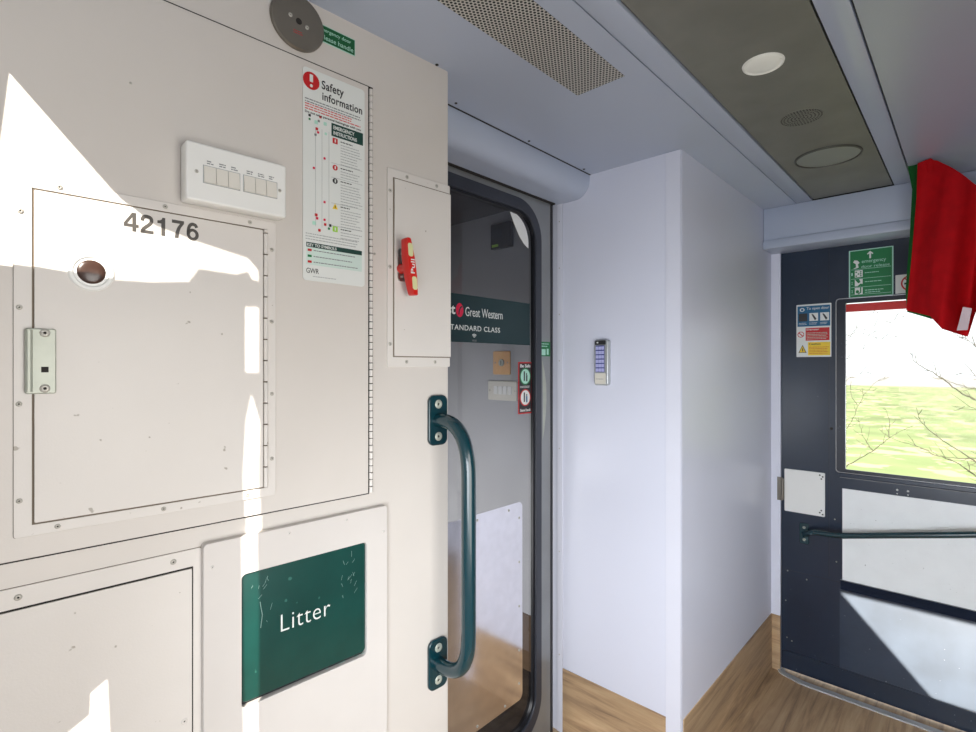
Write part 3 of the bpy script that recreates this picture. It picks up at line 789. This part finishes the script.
for x in (-1.763, -1.602): t.screw(x, 1.3, .01, .004)
t = Thing(fP, 'alarm_panel', -1.68, 2.05, label='small dark panel with pale display high up behind the door glass', cat='alarm panel')
t.rect('mounting_plate', M['ink'], -1.735, 1.995, -1.62, 2.105, .002, .002)
t.rect('case', M['ink'], -1.74, 1.99, -1.615, 2.11, .03, .028, r=.004, bev=.003)
t.rect('display', M['rubber'], -1.73, 2.035, -1.665, 2.08, .031, .001)
t.rect('indicator', M['lime'], -1.73, 1.998, -1.69, 2.01, .031, .001)

# ---------------------------------------------------------------- keypad
t = Thing(fB, 'keypad', -.9875, 1.432, label='slim silver door-entry keypad with lit blue keys on the pale wall', cat='keypad')
t.rect('mounting_plate', M['silver'], -1.0145, 1.352, -.9615, 1.512, .0015, .0015, r=.006)
t.rect('case', M['silver'], -1.0165, 1.350, -.9595, 1.514, .022, .0205, r=.009, bev=.004)
t.rect('top_cap', M['ink'], -1.0125, 1.4965, -.9685, 1.512, .0226, .003, r=.003)
t.rect('key_panel', M['lcd'], -1.0095, 1.398, -.9735, 1.494, .0228, .002)
for k in range(6):
    z = 1.486-k*.0158
    for x in (-1.0085, -.9968, -.9851): t.rect('key', M['key'], x, z-.0075, x+.0105, z+.0045, .0236, .0012, r=.001)
t.rect('lower_cover', M['ivory'], -1.0125, 1.355, -.9685, 1.394, .0228, .002, r=.002)
t.lines(M['gink'], -1.008, -.973, 1.373, 1, .004, .0018, .0231, seed=9)
t.plate('indicator_light', M['paper'], [ell(-1.0015, 1.5045, .004, .003, n=14)], .0232, .001)

# ---------------------------------------------------------------- ceiling fittings
def ceiling_disc(e, name, m, x, y, r, z0, prof, parent=None, n=40):
    bm = bmesh.new()
    rr = [[bm.verts.new((a*r*math.cos(2*PI*k/n), a*r*math.sin(2*PI*k/n), z)) for k in range(n)] for a, z in prof]
    for i in range(len(rr)-1):
        for k in range(n): bm.faces.new((rr[i][k], rr[i][(k+1) % n], rr[i+1][(k+1) % n], rr[i+1][k]))
    bm.faces.new(rr[-1])
    return finish(bm, name, m, parent or e, angle=50)
def ce(name, x, y, label, cat):
    e = bpy.data.objects.new(name, None); C.objects.link(e); e.location = (x, y, ZC+.003); tag(e, label, cat); return e
e = ce('downlight', 1.345, .3655, 'round pale downlight in the grey ceiling strip', 'ceiling light')
ceiling_disc(e, 'rim', M['lampglass'], 0, 0, .045, 0, [(1., 0), (.97, -.004), (.88, -.006), (.80, -.003)])
ceiling_disc(e, 'diffuser', M['lampglass'], 0, 0, .0365, 0, [(1., -.003), (.9, -.005), (.5, -.006)])
e = ce('ceiling_speaker', 1.711, .3645, 'round perforated speaker grille in the grey ceiling strip, between downlight and round cover', 'speaker')
bm = bmesh.new(); n = 0
for ring, cnt in ((.007, 6), (.016, 12), (.025, 20), (.034, 26), (.043, 34), (.050, 40)):
    for k in range(cnt):
        g = bmesh.ops.create_circle(bm, cap_ends=True, segments=6, radius=.0026)['verts']
        bmesh.ops.translate(bm, verts=g, vec=(ring*math.cos(2*PI*k/cnt), ring*math.sin(2*PI*k/cnt), -.0012))
finish(bm, 'grille_holes', M['dark'], e)
ceiling_disc(e, 'grille', M['strip'], 0, 0, .0545, 0, [(1., 0), (.99, -.001), (.5, -.001)])
e = ce('ceiling_cover', 2.089, .3665, 'flat round grey cover at the far end of the grey ceiling strip', 'ceiling cover')
ceiling_disc(e, 'rim', M['stripd'], 0, 0, .098, 0, [(1., 0), (.99, -.005), (.95, -.006), (.93, -.002)])
ceiling_disc(e, 'cover', M['cover'], 0, 0, .0915, 0, [(1., -.002), (.9, -.0025), (.5, -.003)])
e = ce('ceiling_vent', .84, .70, 'long perforated metal air vent in the pale ceiling', 'vent')
e.location = (.84, .695, ZC)
M['perf'] = perf_mat('perforated_sheet', (196, 194, 186), .0088, .33)
bm = bmesh.new(); bm_box(bm, (-.44, -.068, -.0008), (.325, .068, .0005)); finish(bm, 'vent_sheet', M['perf'], e)

# ---------------------------------------------------------------- outer door
t = Thing(fD, 'door_1', -.12, 0, label='navy outer door with drop window, pale panels and slanted green bar', cat='door', kind='structure')
wx0, wx1, wz0, wz1 = -.4255, .19, .958, 1.706
t.plate('door_leaf', M['navy'], [rrect(-.664, .012, .42, 1.96), rrect(wx0, wz0, wx1, wz1, .012)[::-1]], .0, .022)
t.plate('window_frame', M['navyd'], [rrect(wx0-.02, wz0-.002, wx1+.02, wz1+.006, .012), rrect(wx0+.012, wz0+.012, wx1-.012, wz1-.012, .008)[::-1]], .012, .016, bev=.0015)
t.plate('window_bead', M['chrome'], [rrect(wx0-.0215, wz0-.0025, wx1+.0215, wz1+.0075, .013), rrect(wx0-.0185, wz0+.0005, wx1+.0185, wz1+.0045, .012)[::-1]], .0132, .012)
t.plate('window_bead', M['chrome'], [rrect(wx0+.0105, wz0+.006, wx1-.0105, wz1-.011, .006), rrect(wx0+.015, wz0+.010, wx1-.015, wz1-.013, .006)[::-1]], .006, .012)
t.rect('window_glass', M['glass'], wx0, wz0, wx1, wz1, -.004, .004)
t.rect('red_top_bar', M['handlered'], wx0+.014, 1.654, wx1-.014, 1.688, .006, .01, bev=.002, label='red bar along the window top')
t.rect('window_ledge', M['navy'], -.436, .9375, .42, .9555, .016, .016, bev=.003)
t.rect('ledge_bead', M['gink'], -.432, .9345, .42, .9372, .014, .014)
for x in (-.235, -.20): t.screw(x, .9095, .0, .004, m=M['white']); t.screw(x, .894, .0, .0024, m=M['white'])
t.rect('upper_panel', M['gpanel'], -.424, .484, .42, .886, .003, .003, label='pale grey upper panel')
for k, z in enumerate((.4795, .4655, .4515)):
    t.rect('moulding', M['mould'], -.43, z-.0135/2, .42, z+.0135/2, .012-.003*k, .012-.003*k, bev=.002)
t.rect('moulding_line', M['gink'], -.43, .4855, .42, .488, .0085, .0085)
t.rect('lower_panel', M['navylow'], -.434, .10, .42, .443, .003, .003)
t.rect('door_seam', M['navyd'], -.655, .4715, -.43, .474, .0008, .0008)
t.rect('kick_strip', M['navy'], -.66, .014, .42, .098, .0035, .0035)
t.rect('stile_line', M['navyd'], -.4755, .488, -.473, 1.96, .0008, .0008)
for x, z in ((-.637, .47), (-.645, .33), (-.56, .45), (-.64, .16), (-.62, .15), (-.446, .56), (-.452, .745)): t.screw(x, z, .0012, .003, m=M['nickel'])
t.screw(-.465, 1.1437, .001, .0062, m=M['dark'])
hp = t.rect('hinge_plate', M['white'], -.6495, .748, -.4885, .9435, .006, .006, r=.004, bev=.001, label='white hinge plate')
for x, z in ((-.508, .932), (-.497, .926), (-.502, .916), (-.508, .765), (-.497, .758), (-.502, .775)): t.screw(x, z, .006, .0035, parent=hp, m=M['stripd'])
def knuck(bm): bm_tube(bm, [(-.655+.12, -.014, .80), (-.655+.12, -.014, .897)], .007, 12)
t.mesh('hinge_knuckle', M['disc'], knuck, parent=hp)
t.rect('hinge_leaf', M['disc'], -.6775, .795, -.655, .903, .016, .003, bev=.0008, parent=hp)
bmn = t.rect('bar_mount', M['railgreen'], -.588, .611, -.55, .7055, .008, .008, r=.008, bev=.002)
for z in (.631, .686): t.screw(-.569, z, .008, .0062, parent=bmn, m=M['nickel'])
def bar(bm):
    path = arc_path([(-.569+.12, -.006, .655), (-.525+.12, -.062, .688), (-.42+.12, -.075, .697), (.35+.12, -.075, .875)], .05, 6)
    bm_tube(bm, path, .0125, 14)
t.mesh('grab_bar', M['railgreen'], bar, angle=60, label='slim dark green bar')
# signs on the outer door
t = Thing(fD, 'door_safety_sign', -.535, 1.58, label='blue, red and yellow door safety sign left of the window', cat='sign')
x0, x1, zb, zt = -.601, -.465, 1.461, 1.6995
W_, H_ = x1-x0, zt-zb
F = .0014
t.rect('backing', M['paper'], x0, zb, x1, zt, .001, .001, r=.003)
t.rect('blue_panel', M['blue'], X(.03), Y(.42), X(.97), Y(.03), F, .0005)
t.plate('roundel', M['paper'], [ell(X(.17), Y(.1), .0095, .0085)], F+.0004, .0004)
t.plate('roundel_mark', M['blue'], [ell(X(.17), Y(.1), .0055, .005)], F+.0008, .0004)
t.text('To open door', M['paper'], X(.3), Y(.12), X(.94), Y(.055), F+.0004)
for k, m in enumerate(('ink', 'paper', 'paper')):
    xa = X(.07+.31*k); t.rect('picture_panel', M[m], xa, Y(.32), xa+.034, Y(.17), F+.0004, .0004)
    if k: t.plate('pictogram', M['ink'], [[(xa+.008, Y(.19)), (xa+.014, Y(.19)), (xa+.028, Y(.28)), (xa+.022, Y(.31)), (xa+.016, Y(.26))]], F+.0008, .0004)
    t.lines(M['paper'], xa, xa+.034, Y(.355), 2, .006, .0018, F+.0004, seed=40+k)
t.rect('red_panel', M['red'], X(.27), Y(.69), X(.95), Y(.45), F, .0005)
t.text('Danger', M['paper'], X(.3), Y(.505), X(.66), Y(.465), F+.0004, bold=.015)
t.lines(M['mint'], X(.3), X(.93), Y(.545), 5, .0068, .002, F+.0004, seed=50, ragged=.15)
t.plate('ban_ring', M['red'], [ell(X(.13), Y(.57), .0135), ell(X(.13), Y(.57), .0105)[::-1]], F, .0005)
t.plate('ban_bar', M['red'], [[(X(.13)-.0095, Y(.57)+.0065), (X(.13)-.0065, Y(.57)+.0095), (X(.13)+.0095, Y(.57)-.0065), (X(.13)+.0065, Y(.57)-.0095)]], F, .0005)
t.rect('yellow_panel', M['yellow'], X(.34), Y(.97), X(.97), Y(.72), F, .0005)
t.text('Caution', M['ink'], X(.37), Y(.775), X(.7), Y(.735), F+.0004, bold=.01)
t.lines(M['red'], X(.37), X(.94), Y(.815), 5, .007, .002, F+.0004, seed=55, ragged=.15)
t.plate('warning_triangle', M['ink'], [[(X(.06), Y(.92)), (X(.30), Y(.92)), (X(.18), Y(.77))]], F, .0005)
t.plate('triangle_face', M['yellow'], [[(X(.09), Y(.91)), (X(.27), Y(.91)), (X(.18), Y(.795))]], F+.0004, .0004)
t.rect('triangle_mark', M['ink'], X(.165), Y(.895), X(.195), Y(.835), F+.0008, .0004)
t = Thing(fD, 'door_release_sign', -.324, 1.815, label='green emergency door release sign with white arrow and pictograms above the window', cat='sign')
x0, x1, zb, zt = -.4005, -.247, 1.712, 1.918
W_, H_ = x1-x0, zt-zb
t.rect('border', M['mint'], x0, zb, x1, zt, .001, .001, r=.002)
t.rect('face', M['sgreen'], X(.03), Y(.975), X(.97), Y(.02), F, .0005)
t.plate('arrow', M['paper'], [[(X(.47), Y(.2)), (X(.51), Y(.2)), (X(.51), Y(.1)), (X(.55), Y(.12)), (X(.56), Y(.10)), (X(.49), Y(.05)), (X(.42), Y(.10)), (X(.43), Y(.12)), (X(.47), Y(.1))]], F+.0004, .0004)
t.text('emergency', M['mint'], X(.3), Y(.305), X(.84), Y(.235), F+.0004)
t.text('door release', M['mint'], X(.29), Y(.385), X(.92), Y(.33), F+.0004)
for v in (.405, .60, .775, .93): t.rect('rule_line', M['mint'], X(.05), Y(v)-.0007, X(.95), Y(v)+.0007, F+.0004, .0004)
t.plate('pictogram', M['paper'], [[(X(.10), Y(.38)), (X(.17), Y(.36)), (X(.16), Y(.29)), (X(.10), Y(.25)), (X(.13), Y(.21)), (X(.2), Y(.22)), (X(.25), Y(.27)), (X(.21), Y(.30)), (X(.23), Y(.37)), (X(.15), Y(.385))]], F+.0004, .0004)
for k, v in enumerate((.5, .685, .86)):
    p_ = t.rect('picture_panel', M['paper'], X(.14), Y(v+.07), X(.32), Y(v-.075), F+.0004, .0004)
    if k == 0:
        for a_ in range(3):
            for b_ in range(3):
                if (a_+b_) % 2 == 0 or a_ == 2: t.rect('pictogram', M['sgreen'], X(.155+.052*a_), Y(v+.055-.04*b_), X(.19+.052*a_), Y(v+.03-.04*b_), F+.0008, .0004)
    elif k == 1:
        t.plate('pictogram', M['sgreen'], [[(X(.14), Y(v-.075)), (X(.24), Y(v-.075)), (X(.27), Y(v-.01)), (X(.22), Y(v+.01)), (X(.17), Y(v-.04))]], F+.0008, .0004)
        t.plate('pictogram', M['sgreen'], [[(X(.2), Y(v+.07)), (X(.27), Y(v+.02)), (X(.32), Y(v+.03)), (X(.32), Y(v+.07))]], F+.0008, .0004)
    else:
        t.plate('pictogram', M['sgreen'], [ell(X(.2), Y(v+.01), .006, .007, 14)], F+.0008, .0004)
        t.plate('pictogram', M['sgreen'], [[(X(.26), Y(v-.075)), (X(.29), Y(v-.075)), (X(.29), Y(v+.03)), (X(.22), Y(v+.07)), (X(.21), Y(v+.05)), (X(.26), Y(v+.02))]], F+.0008, .0004)
    t.text(str(k+1), M['mint'], X(.06), Y(v+.03), X(.09), Y(v-.03), F+.0004)
    t.lines(M['mint'], X(.37), X(.8), Y(v-.01), 1+(k == 2), .009, .0028, F+.0004, seed=70+k)
t = Thing(fD, 'no_smoking_sign', -.19, 1.76, label='white no-smoking sign half hidden by the red flag', cat='sign')
t.rect('backing', M['paper'], -.2405, 1.7175, -.14, 1.7945, .001, .001, r=.002)
t.plate('ban_ring', M['red'], [ell(-.19, 1.758, .033), ell(-.19, 1.758, .0275)[::-1]], .0014, .0005)
t.plate('ban_bar', M['red'], [[(-.2135, 1.778), (-.2100, 1.7815), (-.1665, 1.738), (-.17, 1.7345)]], .0014, .0005)
t.rect('cigarette', M['ink'], -.212, 1.753, -.172, 1.7605, .0013, .0005)

# ---------------------------------------------------------------- hand flags
def lerp_poly(pts, u):
    d = [0]
    for a, b in zip(pts, pts[1:]): d.append(d[-1]+math.hypot(b[0]-a[0], b[1]-a[1]))
    s_ = u*d[-1]
    for i in range(len(pts)-1):
        if s_ <= d[i+1] or i == len(pts)-2:
            k = (s_-d[i])/max(1e-9, d[i+1]-d[i])
            return tuple(a+(b-a)*k for a, b in zip(pts[i], pts[i+1]))
def cloth(name, m, X0, left, right, top, bottom, amp, k, ph, nu=48, nv=56):
    """Coons-style sheet between four edge lines (y, z) hung at depth X0, with folds"""
    bm = bmesh.new(); g = []
    sc = X0/2.45
    S_ = lambda p: (p[0]*sc, 1.42+(p[1]-1.42)*sc)
    for j in range(nv+1):
        v = j/nv; row = []
        for i in range(nu+1):
            u = i/nu
            l = lerp_poly(left, v); r_ = lerp_poly(right, v); a = lerp_poly(top, u); b = lerp_poly(bottom, u)
            c00, c10, c01, c11 = left[0], right[0], left[-1], right[-1]
            p = tuple((1-v)*a[q]+v*b[q]+(1-u)*l[q]+u*r_[q]-((1-u)*(1-v)*c00[q]+u*(1-v)*c10[q]+(1-u)*v*c01[q]+u*v*c11[q]) for q in (0, 1))
            y, z = S_(p)
            sn = math.sin(k*u*2*PI+ph+.9*math.sin(2.2*v))
            f = amp*(.3+.7*v)*(abs(sn)**.75)*(1 if sn > 0 else -1) + amp*.3*v*math.sin(k*1.9*u*2*PI+2*v+ph)
            x = X0+f - .05*math.exp(-((v)/.08)**2)*0
            row.append(bm.verts.new((x, y, z)))
        g.append(row)
    for j in range(nv):
        for i in range(nu): bm.faces.new((g[j][i], g[j][i+1], g[j+1][i+1], g[j+1][i]))
    o = finish(bm, name, m, angle=180)
    return o
XF = 2.32
ro = cloth('red_flag', M['flagred'], XF,
    [(.1526, 2.1555), (.1568, 2.0333), (.1738, 1.807), (.189, 1.6292)],
    [(-.16, 1.93), (-.15, 1.80), (-.13, 1.70), (-.12, 1.63)],
    [(.1526, 2.1555), (.1245, 2.1668), (.0973, 2.1534), (-.0025, 2.0428), (-.16, 1.93)],
    [(.189, 1.6292), (.1179, 1.5989), (.0828, 1.5472), (.0184, 1.5235), (-.0025, 1.6048), (-.06, 1.63), (-.12, 1.63)], .05, 2.1, .2)
tag(ro, 'red hand flag hanging in front of the outer door window', 'flag')
sc = XF/2.45
bm = bmesh.new()
tp = [bm.verts.new((XF-.024-.004*q, y*sc, 1.42+(z-1.42)*sc)) for q, (y, z) in enumerate(((.0305, 1.6223), (.0075, 1.6158), (.0184, 1.5424), (.0459, 1.542)))]
bm.faces.new(tp)
ht = finish(bm, 'hem_tape', M['tape'], ro); ht['label'] = 'pale tape on the lower corner'
go = cloth('green_flag', M['flaggreen'], XF+.06,
    [(.182, 2.1600), (.1681, 2.0649), (.1750, 1.8983), (.187, 1.70), (.182, 1.6249)],
    [(.05, 2.10), (.05, 1.9), (.05, 1.7), (.05, 1.60)],
    [(.182, 2.160), (.12, 2.155), (.05, 2.10)],
    [(.182, 1.6180), (.1152, 1.5885), (.05, 1.58)], .008, 1.2, 2.)
tag(go, 'dark green hand flag hanging behind the red flag', 'flag')
def loop(o, name, m, y, z0, x):
    bm = bmesh.new()
    bm_tube(bm, arc_path([(x, y-.006, z0-.03), (x, y-.010, z0), (x, y, ZC+.0005), (x, y+.010, z0), (x, y+.006, z0-.03)], .01, 5), .0022, 6)
    finish(bm, name, m, o)
loop(ro, 'hanging_loop', M['flagred'], .112, 2.112, XF+.012)
loop(go, 'hanging_loop', M['flaggreen'], .145, 2.11, XF+.066)

# ---------------------------------------------------------------- outside
bm = bmesh.new(); bm_box(bm, (2.95, -60, -1.3), (85, 90, -1.2)); o = finish(bm, 'ground', M['grass']); o['kind'] = 'structure'
bm = bmesh.new(); bm_box(bm, (85, -60, -1.3), (160, 140, -1.15)); o = finish(bm, 'road', M['road']); o['kind'] = 'structure'
def bush(name, label, trunk, branches, seed, dep=4.3):
    f_ = dep/4.3
    trunk = [(dep, y*f_, z) for _, y, z in trunk]
    rnd = random.Random(seed)
    e = bpy.data.objects.new(name, None); C.objects.link(e); e.location = trunk[0]
    tag(e, label, 'bush', 'bare bushes outside the window')
    E0 = Vector(trunk[0])
    bm = bmesh.new(); bm_tube(bm, [Vector(p)-E0 for p in trunk], [.03-.02*i/(len(trunk)-1) for i in range(len(trunk))], 8)
    finish(bm, 'stem', M['bark'], e)
    top = Vector(trunk[-1])
    for pts, r0 in branches:
        bm = bmesh.new()
        P_ = [Vector((dep, y*f_, HC+(z-HC)*f_)) for y, z in pts]
        if r0 > 0: P_ = [top]+P_
        def spl(Q, n):
            out = []
            for i in range(len(Q)-1):
                a, b, c, d_ = Q[max(i-1, 0)], Q[i], Q[i+1], Q[min(i+2, len(Q)-1)]
                for k in range(n):
                    u = k/n
                    out.append(.5*(2*b+(c-a)*u+(2*a-5*b+4*c-d_)*u*u+(3*b-a-3*c+d_)*u**3))
            return out+[Q[-1]]
        P_ = spl(P_, 6)
        P_ = [p+Vector((rnd.uniform(-.01, .01), rnd.uniform(-.004, .004), rnd.uniform(-.004, .004))) for p in P_]
        big = r0 > 0; r0 = abs(r0)*.8
        n_ = len(P_); rs = [max(.0013, r0*(1-.9*i/(n_-1))) for i in range(n_)]
        bm_tube(bm, [p-E0 for p in P_], rs, 6)
        side = 1
        for i in range(n_//4 if big else 2, n_-1, 2):
            if rnd.random() < .35: continue
            side = -side
            a = P_[i]; d = (P_[i+1]-P_[i-1]).normalized(); nr = Vector((0, -d.z, d.y))*side
            l = rnd.uniform(.03, .12)*(1.2-.6*i/n_)
            v1 = (d*.8+nr*rnd.uniform(.4, .9)+Vector((rnd.uniform(-.4, .4), 0, .15))).normalized()
            v2 = (v1+d*.5+Vector((0, 0, .25))).normalized()
            q = [a, a+v1*l*.35, a+v1*l*.6+v2*l*.15, a+v1*l*.6+v2*l*.5]
            bm_tube(bm, [w_-E0 for w_ in q], [.002, .0016, .0013, .0009], 5)
            if rnd.random() < .5:
                bm_tube(bm, [w_-E0 for w_ in (q[1], q[1]+(v2*.6+nr*.4)*l*.3)], [.0013, .0009], 5)
        finish(bm, 'branch', M['bark'], e)
    return e
bush('bare_bush', 'leafless bush reaching into the window view from the right', [(4.3, -.6, -1.2), (4.3, -.5, -.2), (4.3, -.42, .45)],
    [([(-.25, .98), (-.044, 1.188), (-.004, 1.213), (.085, 1.279), (.178, 1.366), (.275, 1.439), (.295, 1.503)], .011),
     ([(-.28, 1.08), (-.044, 1.259), (-.004, 1.282), (.099, 1.316), (.164, 1.358)], .008),
     ([(-.3, 1.2), (-.044, 1.486), (-.004, 1.534), (.031, 1.577), (.058, 1.597)], .006),
     ([(-.2, .69), (-.065, .804), (-.004, .844), (.085, .912), (.207, 1.015), (.26, 1.092), (.27, 1.155)], .009),
     ([(-.2, .62), (-.065, .715), (-.004, .759), (.071, .825), (.164, .86), (.275, .91), (.397, .95), (.46, .997)], .0065),
     ([(-.065, .892), (-.004, .868), (.113, .854), (.197, .881), (.33, .943)], -.0045),
     ([(-.065, 1.33), (.0, 1.36), (.08, 1.38)], -.003), ([(-.05, 1.13), (.02, 1.17), (.09, 1.17)], -.003)], 3)
bush('bare_bush', 'leafless bush reaching into the window view from the left', [(4.3, 1.0, -1.2), (4.3, .92, -.3), (4.3, .85, .45)],
    [([(.682, .689), (.633, .744), (.497, .857), (.398, .963), (.29, 1.037)], .008),
     ([(.497, .857), (.552, .949), (.576, 1.071)], -.0045), ([(.412, .949), (.412, 1.073), (.439, 1.15)], -.004),
     ([(.75, .7), (.67, .945), (.616, 1.038), (.56, 1.198), (.481, 1.314), (.412, 1.348)], .0055),
     ([(.58, 1.156), (.619, 1.256), (.444, 1.249)], -.003),
     ([(.9, 1.2), (.682, 1.565), (.636, 1.605), (.535, 1.755), (.47, 1.778)], .005),
     ([(.88, 1.3), (.682, 1.613), (.625, 1.631), (.46, 1.698), (.33, 1.742)], .005),
     ([(.85, 1.1), (.682, 1.427), (.63, 1.475), (.524, 1.554)], .0045),
     ([(.55, 1.64), (.45, 1.60), (.36, 1.62)], -.0025), ([(.66, 1.3), (.6, 1.36), (.5, 1.38)], -.0025)], 11, 5.2)

# ---------------------------------------------------------------- light
w = bpy.data.worlds.new('sky'); bpy.context.scene.world = w; w.use_nodes = True
w.node_tree.nodes['Background'].inputs[0].default_value = (.93, .96, 1, 1)
w.node_tree.nodes['Background'].inputs[1].default_value = 1.5
def lamp(name, kind, loc, dirv, energy, color=(1, 1, 1), **k):
    l = bpy.data.lights.new(name, kind); l.energy = energy; l.color = color
    for a, v in k.items(): setattr(l, a, v)
    o = bpy.data.objects.new(name, l); C.objects.link(o); o.location = loc
    o.rotation_euler = Vector(dirv).to_track_quat('-Z', 'Y').to_euler()
    return o
sd = Vector((1, 1.0, -1.06))
lamp('sun', 'SUN', (-3, -3, 5), sd, 11, (1, .93, .82), angle=.006)
lamp('doorway_daylight', 'AREA', (-.07, -.1, .75), (1, .12, -.3), 34, (.90, .945, 1), shape='RECTANGLE', size=1.1, size_y=1.1, spread=2.2)
lamp('cupboard_fill', 'AREA', (.3, -.68, 1.05), (-.05, 1, .0), 11.5, (1, .975, .935), shape='RECTANGLE', size=1.0, size_y=1.2, spread=2.2)  # added fill, brightens the cupboard face
lamp('saloon_fill', 'AREA', (.42, 2.3, .5), (1, -.1, -.1), 13, (1, .98, .93), shape='RECTANGLE', size=1.4, size_y=.7, spread=1.9)  # added low fill for the wall behind the door glass
d2 = Vector((2.73, .17, .26))-LP
lamp('door_patch_spot', 'SPOT', LP, d2, 27000, (1, .82, .60), spot_size=.16, spot_blend=.1, shadow_soft_size=.012)  # added spotlight, makes the bright patch low on the outer door

# ---------------------------------------------------------------- camera
cam = bpy.data.cameras.new('camera'); co = bpy.data.objects.new('camera', cam); C.objects.link(co)
cam.sensor_width = 36; cam.lens = 524/976*36; cam.clip_start = .01; cam.clip_end = 500
co.location = (0, 0, HC)
rx, rd = 487/715.4, 524/715.4
co.rotation_euler = Vector((rd, rx, 0)).to_track_quat('-Z', 'Z').to_euler() if False else (PI/2, 0, math.atan2(rx, rd)-PI/2)
bpy.context.scene.camera = co
vs = bpy.context.scene.view_settings
vs.view_transform = 'Standard'; vs.look = 'None'; vs.exposure = 0; vs.gamma = 1
